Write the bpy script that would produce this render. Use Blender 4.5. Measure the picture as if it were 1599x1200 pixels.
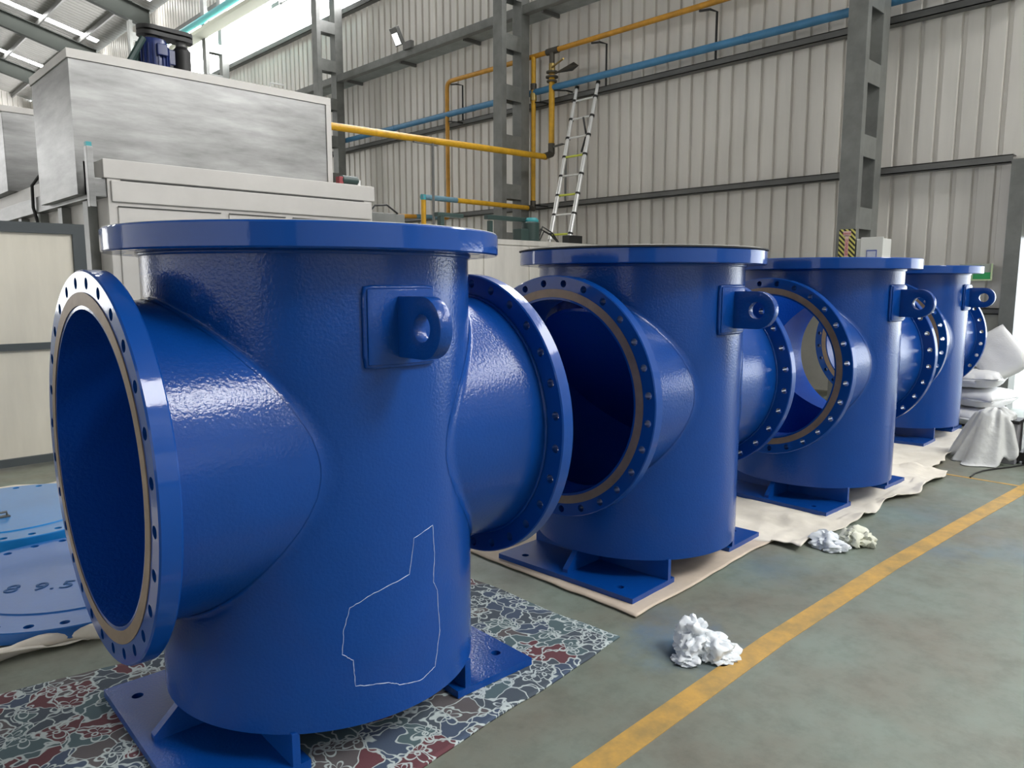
import bpy, bmesh, math, random
from mathutils import Vector, Matrix, noise
random.seed(7)
for o in list(bpy.data.objects): bpy.data.objects.remove(o)
S = bpy.context.scene
C = S.collection
PI = math.pi
R = math.radians

# ---------------------------------------------------------------- camera, light, exposure
EYE = 1.61
cam_d = bpy.data.cameras.new('camera'); cam = bpy.data.objects.new('camera', cam_d); C.objects.link(cam)
cam_d.sensor_fit = 'HORIZONTAL'; cam_d.sensor_width = 36.0; cam_d.lens = 36.0 * 1168.06 / 1599.0
cam_d.clip_start = 0.05; cam_d.clip_end = 300
PITCH, PSI = 0.13281, 0.80207
cam.location = (0, 0, EYE)
fwd = Vector((math.cos(PITCH) * math.cos(PSI), math.cos(PITCH) * math.sin(PSI), -math.sin(PITCH)))
cam.rotation_euler = fwd.to_track_quat('-Z', 'Y').to_euler()
S.camera = cam
S.view_settings.view_transform = 'Standard'; S.view_settings.look = 'None'
S.view_settings.gamma = 1; S.view_settings.use_curve_mapping = False
S.view_settings.exposure = 0.12

W = bpy.data.worlds.new('sky'); S.world = W; W.use_nodes = True
wn = W.node_tree.nodes; wn['Background'].inputs[0].default_value = (0.88, 0.94, 1.0, 1); wn['Background'].inputs[1].default_value = 5.0

WIN_E, SKY_E, NEAR_E, SIDE_E, END_E = 16.0, 30.0, 1.0, 0.12, 3.8     # daylight through window band, roof lights, near and end openings, added side glow

# ---------------------------------------------------------------- materials
def nt(name):
    m = bpy.data.materials.new(name); m.use_nodes = True
    n = m.node_tree.nodes; l = m.node_tree.links; return m, n, l, n['Principled BSDF']
def mat(name, col, rough=0.5, metal=0.0, coat=0.0, bump=None, var=None, spec=0.5):
    """bump=(scale, strength, distance); var=(scale, amount[, (sx,sy,sz)])"""
    m, n, l, b = nt(name)
    b.inputs['Base Color'].default_value = (*col, 1); b.inputs['Roughness'].default_value = rough
    b.inputs['Metallic'].default_value = metal; b.inputs['Coat Weight'].default_value = coat
    b.inputs['Coat Roughness'].default_value = 0.06; b.inputs['Coat IOR'].default_value = 1.38; b.inputs['Specular IOR Level'].default_value = spec
    tc = n.new('ShaderNodeTexCoord')
    if bump:
        nz = n.new('ShaderNodeTexNoise'); nz.inputs['Scale'].default_value = bump[0]; nz.inputs['Detail'].default_value = 3
        bp = n.new('ShaderNodeBump'); bp.inputs['Strength'].default_value = bump[1]; bp.inputs['Distance'].default_value = bump[2]
        l.new(tc.outputs['Object'], nz.inputs['Vector']); l.new(nz.outputs['Fac'], bp.inputs['Height'])
        l.new(bp.outputs['Normal'], b.inputs['Normal'])
        if coat: l.new(bp.outputs['Normal'], b.inputs['Coat Normal'])
    if var:
        mp = n.new('ShaderNodeMapping'); mp.inputs['Scale'].default_value = var[2] if len(var) > 2 else (1, 1, 1)
        nz = n.new('ShaderNodeTexNoise'); nz.inputs['Scale'].default_value = var[0]; nz.inputs['Detail'].default_value = 6
        nz.inputs['Roughness'].default_value = 0.62
        mr = n.new('ShaderNodeMapRange'); mr.inputs['From Min'].default_value = .3; mr.inputs['From Max'].default_value = .7
        mr.inputs['To Min'].default_value = 1 - var[1]; mr.inputs['To Max'].default_value = 1 + var[1]
        hs = n.new('ShaderNodeHueSaturation'); hs.inputs['Color'].default_value = (*col, 1)
        l.new(tc.outputs['Object'], mp.inputs['Vector']); l.new(mp.outputs['Vector'], nz.inputs['Vector'])
        l.new(nz.outputs['Fac'], mr.inputs['Value']); l.new(mr.outputs['Result'], hs.inputs['Value'])
        l.new(hs.outputs['Color'], b.inputs['Base Color'])
    return m
def emis(name, col, s):
    m, n, l, b = nt(name)
    b.inputs['Base Color'].default_value = (.8, .8, .8, 1)
    b.inputs['Emission Color'].default_value = (*col, 1); b.inputs['Emission Strength'].default_value = s
    return m
M = {}
M['blue'] = mat('blue_gloss_paint', (0.0006, 0.050, 0.265), 0.45, coat=0.8, bump=(95, 0.30, 0.004), var=(3, .06), spec=.12)
M['blue_fl'] = mat('blue_gloss_flange_paint', (0.0008, 0.055, 0.29), 0.45, coat=0.8, bump=(60, 0.10, 0.002), spec=.12)
M['blue_in'] = mat('blue_paint_brightened_inside', (0.002, 0.062, 0.38), 0.45, coat=0.9, bump=(70, 0.40, 0.006), spec=.12)  # vessel blue brightened in the colour, for light missing inside the bores
M['face'] = mat('machined_seal_face', (0.27, 0.20, 0.145), 0.45, metal=0.4, var=(14, .16))
M['cladding'] = mat('ribbed_cladding_sheet', (0.74, 0.71, 0.665), 0.45, metal=0.15, var=(1.3, .12, (1, 1, .12)))
M['roof'] = mat('roof_sheet', (0.27, 0.265, 0.25), 0.8, var=(1.0, .1), spec=.2)
M['masonry'] = mat('cement_plaster', (0.42, 0.41, 0.37), 0.85, var=(2, .12), bump=(30, .2, .01))
M['plain'] = mat('grey_sheet_wall', (0.22, 0.22, 0.21), 0.7)
M['steel_dark'] = mat('grey_painted_structural_steel', (0.19, 0.195, 0.185), 0.38, var=(2.5, .25), bump=(9, .12, .01))
M['girt'] = mat('dark_grey_purlin_paint', (0.14, 0.14, 0.135), 0.5, var=(2, .15))
M['galv'] = mat('galvanised_sheet', (0.29, 0.29, 0.287), 0.38, metal=0.6, var=(2.0, .34, (.6, .6, 3.0)), bump=(3, .10, .02))
M['cream'] = mat('pale_booth_panel', (0.55, 0.53, 0.505), 0.48, metal=0.2, var=(1.6, .07))
M['creamdirty'] = mat('pale_worn_panel', (0.64, 0.61, 0.56), 0.5, metal=0.2, var=(2.5, .14, (1.5, 1, .25)))
M['soffit'] = mat('zinc_soffit_with_reflection', (0.36, 0.39, 0.39), 0.5, metal=.3, var=(3, .2))  # zinc sheet, lightened in colour to stand for reflected light
M['seam'] = mat('dark_seam', (0.06, 0.06, 0.06), 0.8)
M['leafsheet'] = mat('pale_metal_door_sheet', (0.66, 0.62, 0.53), 0.4, metal=0.25, var=(1.2, .12, (2, 1, .3)), bump=(1.6, .25, .05))
M['darkframe'] = mat('dark_grey_frame_paint', (0.055, 0.065, 0.07), 0.45)
M['yellow'] = mat('yellow_gas_pipe_paint', (0.66, 0.36, 0.015), 0.4, var=(9, .15, (1, 1, 1)))
M['orange'] = mat('orange_pipe_paint', (0.64, 0.31, 0.035), 0.42, var=(4, .2))
M['bluepipe'] = mat('light_blue_pipe_paint', (0.07, 0.24, 0.44), 0.4, var=(4, .12))
M['fitting'] = mat('dull_iron_fitting', (0.10, 0.09, 0.075), 0.5, metal=0.4)
M['brass'] = mat('brass_valve', (0.45, 0.33, 0.12), 0.35, metal=0.8)
M['alu'] = mat('ladder_aluminium', (0.85, 0.85, 0.84), 0.3, metal=0.35)
M['lime'] = mat('lime_rung_cover', (0.68, 0.74, 0.10), 0.5)
M['black'] = mat('black_plastic', (0.015, 0.015, 0.015), 0.5)
M['rubber'] = mat('black_gasket_rubber', (0.02, 0.02, 0.022), 0.7)
M['motorblue'] = mat('motor_blue_paint', (0.010, 0.025, 0.13), 0.4, coat=.3)
M['motorgreen'] = mat('motor_green_paint', (0.03, 0.06, 0.055), 0.45)
M['teal'] = mat('teal_paint', (0.05, 0.36, 0.40), 0.45)
M['redp'] = mat('faded_red_paint', (0.33, 0.05, 0.06), 0.45)
M['white'] = mat('white_paint', (0.80, 0.80, 0.76), 0.45)
M['sack'] = mat('white_woven_sack', (0.82, 0.82, 0.82), 0.6, bump=(60, .2, .01))
M['plasticbag'] = mat('translucent_plastic_bag', (0.62, 0.63, 0.62), 0.35, bump=(8, .5, .03))
M['rag'] = mat('white_cotton_rag', (0.74, 0.78, 0.82), 0.9, bump=(40, .4, .008))
M['ragcream'] = mat('pale_cream_rag', (0.70, 0.71, 0.60), 0.9, bump=(40, .4, .008))
M['cloth'] = mat('cream_dust_sheet', (0.72, 0.67, 0.58), 0.9, bump=(9, .5, .02), var=(5, .07))
M['card'] = mat('beige_cardboard', (0.55, 0.46, 0.37), 0.85, var=(6, .12))
M['topsheet'] = mat('pale_grey_cover_sheet', (0.55, 0.55, 0.52), 0.6)
M['greybox'] = mat('grey_carton', (0.26, 0.26, 0.28), 0.7)
M['chalk'] = mat('white_chalk', (0.55, 0.62, 0.78), 0.9)
M['green'] = mat('exit_sign_green', (0.03, 0.36, 0.11), 0.4)
M['lumi'] = mat('exit_sign_pale_border', (0.62, 0.75, 0.45), 0.5)
M['signgrey'] = mat('exit_sign_back_plate', (0.40, 0.43, 0.38), 0.5)
M['signred'] = mat('warning_red', (0.62, 0.08, 0.10), 0.5)
M['signpink'] = mat('warning_pale', (0.78, 0.55, 0.50), 0.5)
M['labelblue'] = mat('label_blue', (0.08, 0.12, 0.45), 0.5)
M['labelpale'] = mat('label_pale', (0.62, 0.66, 0.80), 0.5)
M['lampglass'] = emis('floodlight_glass', (1, 1, 1), 1.3)
M['inkblue'] = mat('dark_marker_ink', (0.006, 0.07, 0.22), 0.6)
M['paleblue'] = mat('blue_gloss_cover_paint', (0.010, 0.12, 0.42), 0.30, coat=0.5, bump=(40, 0.12, 0.003), var=(1.6, .12))
M['cyanblue'] = mat('blue_cover_painted_reflection', (0.010, 0.17, 0.46), 0.28, coat=0.5, bump=(40, 0.14, 0.003), var=(1.6, .12))  # cyan reflection on this disc is put into its base colour
M['window'] = emis('daylit_window_sheet', (1.0, 1.0, 1.0), WIN_E)
M['rooflight'] = emis('daylit_roof_light', (1.0, 1.0, 0.98), SKY_E)
M['endwin'] = emis('daylit_end_wall_sheet', (1.0, 1.0, 1.0), END_E)
M['rafter'] = mat('dark_rafter_paint', (0.03, 0.033, 0.03), 0.9, spec=.1)
M['sleeve'] = mat('faded_blue_grey_paint', (0.13, 0.26, 0.34), 0.5, var=(9, .2))
M['nearwin'] = emis('daylit_near_wall_sheet', (1.0, 0.99, 0.97), NEAR_E)
M['sideglow'] = emis('ambient_side_glow', (1.0, 0.99, 0.97), SIDE_E)  # glow of the added panel on the unseen right wall

def floor_mat():
    m, n, l, b = nt('painted_workshop_floor')
    tc = n.new('ShaderNodeTexCoord')
    def noise_(s, d=6, r=.6):
        z = n.new('ShaderNodeTexNoise'); z.inputs['Scale'].default_value = s; z.inputs['Detail'].default_value = d
        z.inputs['Roughness'].default_value = r; l.new(tc.outputs['Object'], z.inputs['Vector']); return z.outputs['Fac']
    r1 = n.new('ShaderNodeValToRGB'); r1.color_ramp.elements[0].position = .35; r1.color_ramp.elements[1].position = .68
    r1.color_ramp.elements[0].color = (0.172, 0.166, 0.130, 1); r1.color_ramp.elements[1].color = (0.190, 0.236, 0.200, 1)
    l.new(noise_(1.3), r1.inputs[0])
    r2 = n.new('ShaderNodeValToRGB'); r2.color_ramp.elements[0].position = .45; r2.color_ramp.elements[1].position = .75
    r2.color_ramp.elements[0].color = (1, 1, 1, 1); r2.color_ramp.elements[1].color = (.70, .70, .68, 1)
    l.new(noise_(7, 8, .7), r2.inputs[0])
    mx = n.new('ShaderNodeMix'); mx.data_type = 'RGBA'; mx.blend_type = 'MULTIPLY'; mx.inputs[0].default_value = 1
    l.new(r1.outputs[0], mx.inputs[6]); l.new(r2.outputs[0], mx.inputs[7])
    # blue overspray stains, placed by distance from their own spots
    last = mx.outputs[2]
    sp = n.new('ShaderNodeSeparateXYZ'); l.new(tc.outputs['Object'], sp.inputs[0])
    for (cx, cy, rad, amt, col) in [(2.75, 1.75, .33, .55, (.05, .16, .32, 1)), (2.95, 1.93, .25, .3, (.06, .16, .30, 1)), (3.9, 1.95, .35, .3, (.07, .16, .27, 1)),
                               (5.6, 1.65, .5, .25, (.08, .18, .27, 1)), (4.9, 1.35, .3, .3, (.07, .17, .29, 1)), (5.2, 1.0, .35, .3, (.07, .17, .29, 1))]:
        v = n.new('ShaderNodeVectorMath'); v.operation = 'DISTANCE'; v.inputs[1].default_value = (cx, cy, 0)
        l.new(tc.outputs['Object'], v.inputs[0])
        a = n.new('ShaderNodeMath'); a.operation = 'MULTIPLY_ADD'; l.new(noise_(6, 4), a.inputs[0]); a.inputs[1].default_value = rad * 1.6
        l.new(v.outputs['Value'], a.inputs[2])
        mr = n.new('ShaderNodeMapRange'); mr.inputs['From Min'].default_value = rad * .7; mr.inputs['From Max'].default_value = rad * 1.7
        mr.inputs['To Min'].default_value = amt; mr.inputs['To Max'].default_value = 0
        l.new(a.outputs[0], mr.inputs['Value'])
        mm = n.new('ShaderNodeMix'); mm.data_type = 'RGBA'; l.new(mr.outputs[0], mm.inputs[0]); l.new(last, mm.inputs[6])
        mm.inputs[7].default_value = col; last = mm.outputs[2]
    l.new(last, b.inputs['Base Color'])
    rr = n.new('ShaderNodeMapRange'); rr.inputs['To Min'].default_value = .42; rr.inputs['To Max'].default_value = .7
    l.new(noise_(4), rr.inputs['Value']); l.new(rr.outputs[0], b.inputs['Roughness'])
    bp = n.new('ShaderNodeBump'); bp.inputs['Strength'].default_value = .15; bp.inputs['Distance'].default_value = .01
    l.new(noise_(12), bp.inputs['Height']); l.new(bp.outputs[0], b.inputs['Normal'])
    return m
M['floor'] = floor_mat()

def line_mat():
    m, n, l, b = nt('worn_yellow_floor_paint')
    tc = n.new('ShaderNodeTexCoord'); z = n.new('ShaderNodeTexNoise'); z.inputs['Scale'].default_value = 6; z.inputs['Detail'].default_value = 8
    z.inputs['Roughness'].default_value = .7; l.new(tc.outputs['Object'], z.inputs['Vector'])
    r = n.new('ShaderNodeValToRGB'); r.color_ramp.elements[0].position = .30; r.color_ramp.elements[1].position = .62
    r.color_ramp.elements[0].color = (0.28, 0.20, 0.075, 1); r.color_ramp.elements[1].color = (0.55, 0.32, 0.07, 1)
    l.new(z.outputs['Fac'], r.inputs[0]); l.new(r.outputs[0], b.inputs['Base Color']); b.inputs['Roughness'].default_value = .55
    return m
M['line'] = line_mat()

def carpet_mat():
    m, n, l, b = nt('floral_carpet')
    tc = n.new('ShaderNodeTexCoord')
    def mth(op, a, v=None, c=None):
        k = n.new('ShaderNodeMath'); k.operation = op
        for i, x in enumerate((a, v, c)):
            if x is None: continue
            if isinstance(x, (int, float)): k.inputs[i].default_value = x
            else: l.new(x, k.inputs[i])
        return k.outputs[0]
    def warped(sc, amt, off=0):
        z = n.new('ShaderNodeTexNoise'); z.inputs['Scale'].default_value = sc; z.inputs['Detail'].default_value = 2
        mp = n.new('ShaderNodeMapping'); mp.inputs['Location'].default_value = (off, off * 2, 0)
        l.new(tc.outputs['Object'], mp.inputs['Vector']); l.new(mp.outputs[0], z.inputs['Vector'])
        s = n.new('ShaderNodeVectorMath'); s.operation = 'SCALE'; s.inputs['Scale'].default_value = amt
        l.new(z.outputs['Color'], s.inputs[0])
        a = n.new('ShaderNodeVectorMath'); a.operation = 'ADD'; l.new(mp.outputs[0], a.inputs[0]); l.new(s.outputs[0], a.inputs[1])
        return a.outputs[0]
    def vor(vec, sc, feat):
        v = n.new('ShaderNodeTexVoronoi'); v.inputs['Scale'].default_value = sc; v.feature = feat; v.voronoi_dimensions = '2D'
        l.new(vec, v.inputs['Vector']); return v
    w1 = warped(7, .26); w2 = warped(10, .2, 3.1)
    e1 = vor(w1, 9.0, 'DISTANCE_TO_EDGE').outputs['Distance']; e2 = vor(w2, 6.0, 'DISTANCE_TO_EDGE').outputs['Distance']
    # petals: lobed rings round every cell centre
    f = vor(warped(5, .06, 1.7), 7.0, 'F1')
    sub = n.new('ShaderNodeVectorMath'); sub.operation = 'SUBTRACT'
    sc = n.new('ShaderNodeVectorMath'); sc.operation = 'SCALE'; sc.inputs['Scale'].default_value = 1.0
    l.new(warped(5, .04, 1.7), sub.inputs[0]); l.new(f.outputs['Position'], sub.inputs[1])
    sx = n.new('ShaderNodeSeparateXYZ'); l.new(sub.outputs[0], sx.inputs[0])
    ang = mth('ARCTAN2', sx.outputs[1], sx.outputs[0]); dist = f.outputs['Distance']
    lob = mth('ABSOLUTE', mth('SINE', mth('MULTIPLY', ang, 2.5)))
    ring = mth('ABSOLUTE', mth('SUBTRACT', dist, mth('MULTIPLY_ADD', lob, .24, .12)))
    ring2 = mth('ABSOLUTE', mth('SUBTRACT', dist, .07))
    def lt(x, t, s): 
        mr = n.new('ShaderNodeMapRange'); mr.inputs['From Min'].default_value = t; mr.inputs['From Max'].default_value = t + s
        mr.inputs['To Min'].default_value = 1; mr.inputs['To Max'].default_value = 0; l.new(x, mr.inputs['Value']); return mr.outputs[0]
    line = mth('MAXIMUM', mth('MAXIMUM', lt(e1, .022, .026), lt(e2, .016, .02)), mth('MAXIMUM', lt(ring, .020, .022), lt(ring2, .014, .018)))
    cell = vor(w1, 9.0, 'F1'); rp = n.new('ShaderNodeValToRGB'); rp.color_ramp.interpolation = 'CONSTANT'
    sp = n.new('ShaderNodeSeparateColor'); l.new(cell.outputs['Color'], sp.inputs[0]); l.new(sp.outputs[0], rp.inputs[0])
    cols = [(0, (.06, .078, .10, 1)), (.34, (.12, .042, .052, 1)), (.5, (.075, .12, .135, 1)), (.66, (.10, .09, .095, 1)), (.84, (.055, .08, .13, 1))]
    rp.color_ramp.elements[0].color = cols[0][1]; rp.color_ramp.elements[1].position = .3; rp.color_ramp.elements[1].color = cols[1][1]
    for p_, c_ in cols[2:]:
        e = rp.color_ramp.elements.new(p_); e.color = c_
    mx = n.new('ShaderNodeMix'); mx.data_type = 'RGBA'; l.new(line, mx.inputs[0]); l.new(rp.outputs[0], mx.inputs[6]); mx.inputs[7].default_value = (.46, .52, .52, 1)
    l.new(mx.outputs[2], b.inputs['Base Color']); b.inputs['Roughness'].default_value = .95
    bp = n.new('ShaderNodeBump'); bp.inputs['Strength'].default_value = .3; bp.inputs['Distance'].default_value = .004
    z = n.new('ShaderNodeTexNoise'); z.inputs['Scale'].default_value = 300; l.new(tc.outputs['Object'], z.inputs['Vector'])
    l.new(z.outputs['Fac'], bp.inputs['Height']); l.new(bp.outputs[0], b.inputs['Normal'])
    return m
M['carpet'] = carpet_mat()

def stripe_mat():
    m, n, l, b = nt('hazard_stripes')
    tc = n.new('ShaderNodeTexCoord'); s = n.new('ShaderNodeSeparateXYZ'); l.new(tc.outputs['Object'], s.inputs[0])
    a = n.new('ShaderNodeMath'); a.operation = 'SUBTRACT'; l.new(s.outputs[2], a.inputs[0]); l.new(s.outputs[1], a.inputs[1])
    k = n.new('ShaderNodeMath'); k.operation = 'MULTIPLY'; l.new(a.outputs[0], k.inputs[0]); k.inputs[1].default_value = 15.5
    f = n.new('ShaderNodeMath'); f.operation = 'FRACT'; l.new(k.outputs[0], f.inputs[0])
    g = n.new('ShaderNodeMath'); g.operation = 'GREATER_THAN'; l.new(f.outputs[0], g.inputs[0]); g.inputs[1].default_value = .5
    mx = n.new('ShaderNodeMix'); mx.data_type = 'RGBA'; l.new(g.outputs[0], mx.inputs[0])
    mx.inputs[6].default_value = (.02, .02, .01, 1); mx.inputs[7].default_value = (.72, .66, .16, 1)
    l.new(mx.outputs[2], b.inputs['Base Color']); b.inputs['Roughness'].default_value = .5
    return m
M['stripes'] = stripe_mat()

# ---------------------------------------------------------------- mesh helpers
class MB:
    def __init__(s): s.v = []; s.f = []
    def add(s, v, f):
        k = len(s.v); s.v += [tuple(x) for x in v]; s.f += [tuple(i + k for i in q) for q in f]; return s
    def box(s, x0, x1, y0, y1, z0, z1, mtx=None):
        v = [Vector((x, y, z)) for x in (x0, x1) for y in (y0, y1) for z in (z0, z1)]
        if mtx: v = [mtx @ q for q in v]
        return s.add(v, [(0, 1, 3, 2), (4, 6, 7, 5), (0, 4, 5, 1), (2, 3, 7, 6), (0, 2, 6, 4), (1, 5, 7, 3)])
    def tube(s, pts, r, seg=12, cap=True, closed=False):
        pts = [Vector(p) for p in pts]; n = len(pts); rings = []; up = None
        for i, p in enumerate(pts):
            if closed: d = pts[(i + 1) % n] - pts[i - 1]
            else: d = (pts[min(i + 1, n - 1)] - pts[max(i - 1, 0)])
            d.normalize()
            if up is None: up = Vector((0, 0, 1)) if abs(d.z) < .9 else Vector((1, 0, 0))
            a = d.cross(up).normalized(); up = a.cross(d).normalized()
            rr = r[i] if isinstance(r, (list, tuple)) else r
            rings.append([p + (a * math.cos(t) + up * math.sin(t)) * rr for t in [2 * PI * k / seg for k in range(seg)]])
        v = [q for rg in rings for q in rg]; f = []
        for i in range(n if closed else n - 1):
            j = (i + 1) % n
            for k in range(seg):
                k2 = (k + 1) % seg; f.append((i * seg + k, j * seg + k, j * seg + k2, i * seg + k2))
        if cap and not closed: f += [tuple(range(seg))[::-1], tuple((n - 1) * seg + k for k in range(seg))]
        return s.add(v, f)
    def lathe(s, prof, c=(0, 0, 0), axis='Z', seg=48, cap=True):
        v = []; f = []
        for (r, h) in prof:
            for k in range(seg):
                a = 2 * PI * k / seg; x, y = r * math.cos(a), r * math.sin(a)
                p = {'Z': (x, y, h), 'X': (h, x, y), 'Y': (y, h, x)}[axis]
                v.append((p[0] + c[0], p[1] + c[1], p[2] + c[2]))
        n = len(prof)
        for i in range(n - 1):
            for k in range(seg):
                k2 = (k + 1) % seg; f.append((i * seg + k, i * seg + k2, (i + 1) * seg + k2, (i + 1) * seg + k))
        if cap: f += [tuple(range(seg))[::-1], tuple((n - 1) * seg + k for k in range(seg))]
        return s.add(v, f)
    def prism(s, poly, z0, z1, mtx=None):
        n = len(poly); v = [Vector((x, y, z0)) for x, y in poly] + [Vector((x, y, z1)) for x, y in poly]
        if mtx: v = [mtx @ q for q in v]
        return s.add(v, [tuple(range(n))[::-1], tuple(range(n, 2 * n))] + [(i, (i + 1) % n, n + (i + 1) % n, n + i) for i in range(n)])
    def mesh(s, name, m, smooth=None, bevel=0, merge=0):
        me = bpy.data.meshes.new(name); me.from_pydata(s.v, [], s.f)
        bm = bmesh.new(); bm.from_mesh(me)
        if merge: bmesh.ops.remove_doubles(bm, verts=bm.verts, dist=merge)
        if bevel:
            bmesh.ops.bevel(bm, geom=[e for e in bm.edges if len(e.link_faces) == 2 and e.calc_face_angle(0) > .6], offset=bevel, segments=2, affect='EDGES', profile=.6)
        bmesh.ops.recalc_face_normals(bm, faces=bm.faces); bm.to_mesh(me); bm.free()
        if smooth is not None:
            me.polygons.foreach_set('use_smooth', [True] * len(me.polygons)); me.set_sharp_from_angle(angle=R(smooth))
        me.materials.append(M[m] if isinstance(m, str) else m); return me
    def obj(s, name, m, parent=None, smooth=None, bevel=0, merge=0, loc=None):
        if loc is not None: s.v = [(a - loc[0], b - loc[1], c - loc[2]) for a, b, c in s.v]
        o = bpy.data.objects.new(name, s.mesh(name, m, smooth, bevel, merge)); C.objects.link(o)
        if loc is not None: o.location = loc
        if parent: o.parent = parent
        return o
def tag(o, label=None, cat=None, group=None, kind=None):
    if label: o['label'] = label
    if cat: o['category'] = cat
    if group: o['group'] = group
    if kind: o['kind'] = kind
    return o
def empty(name, loc, label, cat, group=None, rz=0):
    o = bpy.data.objects.new(name, None); C.objects.link(o); o.location = loc; o.rotation_euler = (0, 0, rz); o.empty_display_size = .2
    return tag(o, label, cat, group)
def struct(o): o['kind'] = 'structure'; return o
def copy_tree(o, parent=None):
    c = o.copy(); C.objects.link(c); c.parent = parent
    for ch in list(o.children): copy_tree(ch, c)
    return c
def part(mb, name, m, par, **k):
    """part given in world coordinates under a thing whose Empty has no rotation"""
    l = par.location; mb.v = [(a - l.x, b - l.y, c - l.z) for a, b, c in mb.v]
    return mb.obj(name, m, par, **k)
def arc_pts(p0, pc, p1, r, n=6):
    """path p0 -> pc -> p1 with a rounded corner"""
    p0, pc, p1 = Vector(p0), Vector(pc), Vector(p1); a = (p0 - pc).normalized(); b = (p1 - pc).normalized()
    s, e = pc + a * r, pc + b * r; return [p0] + [s.lerp(pc, t).lerp(pc.lerp(e, t), t) for t in [i / n for i in range(n + 1)]] + [p1]

# ---------------------------------------------------------------- the hall
XW, XE = 11.35, -14.0           # inner faces of long walls
YS, YN = -14.0, 52.0
SLOPE = 0.25
MID = (XW + XE) / 2
def zroof(x): return 12.20 + SLOPE * ((XW - x) if x > MID else (x - XE))

struct(MB().box(XE - .3, XW + 12, YS - .3, YN + .3, -.3, 0).obj('floor', 'floor'))

def ribbed(y0, y1, z0, z1, x, out=1, pitch=.255, axis='Y'):
    """trapezoidal sheet: wide flat pans towards the room, narrow ribs folded away from it"""
    mb = MB(); prof = []; y = y0
    while y < y1 - 1e-6:
        for dy, d in ((0, 0), (.178, 0), (.192, .045), (.238, .045), (.252, 0)):
            if y + dy <= y1: prof.append((y + dy, d))
        y += pitch
    prof.append((y1, 0)); n = len(prof); v = []; f = []
    for (yy, d) in prof:
        for z in (z0, z1):
            v.append((x + out * d, yy, z) if axis == 'Y' else (yy, x + out * d, z))
    f = [(2 * i, 2 * i + 2, 2 * i + 3, 2 * i + 1) for i in range(n - 1)]
    mb.add(v, f); return mb
DY0, DY1, DZ = -2.6, 2.42, 2.2   # doorway in the far wall
wf = MB()
for a in (ribbed(DY1 + .13, YN, 1.24, 8.72, XW), ribbed(DY0, DY1 + .13, 3.1, 8.72, XW), ribbed(YS, DY0, 1.24, 8.72, XW), ribbed(YS, YN, 10.75, 12.12, XW)):
    wf.add(a.v, a.f)
struct(wf.obj('wall_far', 'cladding'))
struct(MB().box(XW - .02, XW + .2, DY1 + .1, YN, 0, 1.26).box(XW - .02, XW + .2, YS, DY0 - .1, 0, 1.26).obj('trim_1', 'masonry'))
struct(MB().box(XW + .05, XW + .1, DY0, DY1 + .1, DZ, 3.15).obj('trim_2', 'girt'))
win = struct(MB().box(XW + .02, XW + .06, YS, YN, 8.72, 10.75).obj('window_1', 'window'))
# door posts
struct(MB().box(XW - .22, XW + .1, DY1 - .02, DY1 + .15, 0, 3.15).box(XW - .22, XW + .1, DY0 - .15, DY0, 0, 3.15).obj('door_1', 'steel_dark'))
we = MB()
for a in (ribbed(-1.5, XW, 0, 19, YN, 1, axis='X'), ribbed(XE, -12.5, 0, 19, YN, 1, axis='X'), ribbed(-12.5, -1.5, 11.2, 19, YN, 1, axis='X'), ribbed(-12.5, -1.5, 5.0, 7.0, YN, 1, axis='X')): we.add(a.v, a.f)
struct(we.obj('wall_left_end', 'cladding'))
struct(MB().box(-12.5, -1.5, YN + .05, YN + .09, 7.0, 11.2).box(-12.5, -1.5, YN + .05, YN + .09, 0, 5.0).obj('window_5', 'endwin'))
struct(MB().box(XE - .1, XE, YS, YN, 0, 1.0).box(XE - .1, XE, YS, YN, 5.0, 8.72).box(XE - .1, XE, YS, YN, 10.75, 13).box(XE - .1, XE, YS, -6, 1.0, 5).box(XE - .1, XE, 24, YN, 1.0, 5).obj('wall_near', 'plain'))
struct(MB().box(XE - .08, XE - .04, YS, YN, 8.72, 10.75).box(XE - .08, XE - .04, -6, 24, 1.0, 5.0).obj('window_2', 'nearwin'))
struct(MB().box(XE, XW, YS - .1, YS, 0, .9).box(XE, XW, YS - .1, YS, 5.5, 19).box(XE, -11, YS - .1, YS, .9, 5.5).box(8, XW, YS - .1, YS, .9, 5.5).obj('wall_right', 'plain'))
struct(MB().box(-11, 8, YS - .08, YS - .04, .9, 5.5).obj('ambient_panel', 'sideglow'))  # unseen glowing panel, added for ambient light in the hall
# roof with daylight strips
COLY = [4.225 + 6.83 * k for k in range(-2, 7)]
strips = [(-12.0, -6.2)] + [(y - .78, y - .30) for y in COLY if y > 20]
rf = MB(); y = YS; segs = []
cuts = [YS] + [q for s_ in strips for q in s_] + [YN]
for i in range(0, len(cuts), 2): segs.append((cuts[i], cuts[i + 1]))
for (a, b) in segs:
    prof = []; yy = a
    while yy < b: 
        prof += [(yy, 0), (min(yy + .2, b), 0), (min(yy + .22, b), .02), (min(yy + .28, b), .02)]; yy += .3
    prof.append((b, 0))
    for xa, xb in ((XW + .1, MID), (MID, XE - .1)):
        v = []
        for (q, d) in prof: v += [(xa, q, zroof(xa) + d), (xb, q, zroof(xb) + d)]
        rf.add(v, [(2 * i, 2 * i + 1, 2 * i + 3, 2 * i + 2) for i in range(len(prof) - 1)])
struct(rf.obj('ceiling', 'roof'))
rl = MB()
for (a, b) in strips:
    for xa, xb in ((XW - .3, MID + 1),) if a > 0 else ((8.2, 4.2),):
        rl.add([(xa, a, zroof(xa) + .02), (xb, a, zroof(xb) + .02), (xb, b, zroof(xb) + .02), (xa, b, zroof(xa) + .02)], [(0, 1, 2, 3)])
struct(rl.obj('window_4', 'rooflight'))
fl = MB()
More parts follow.
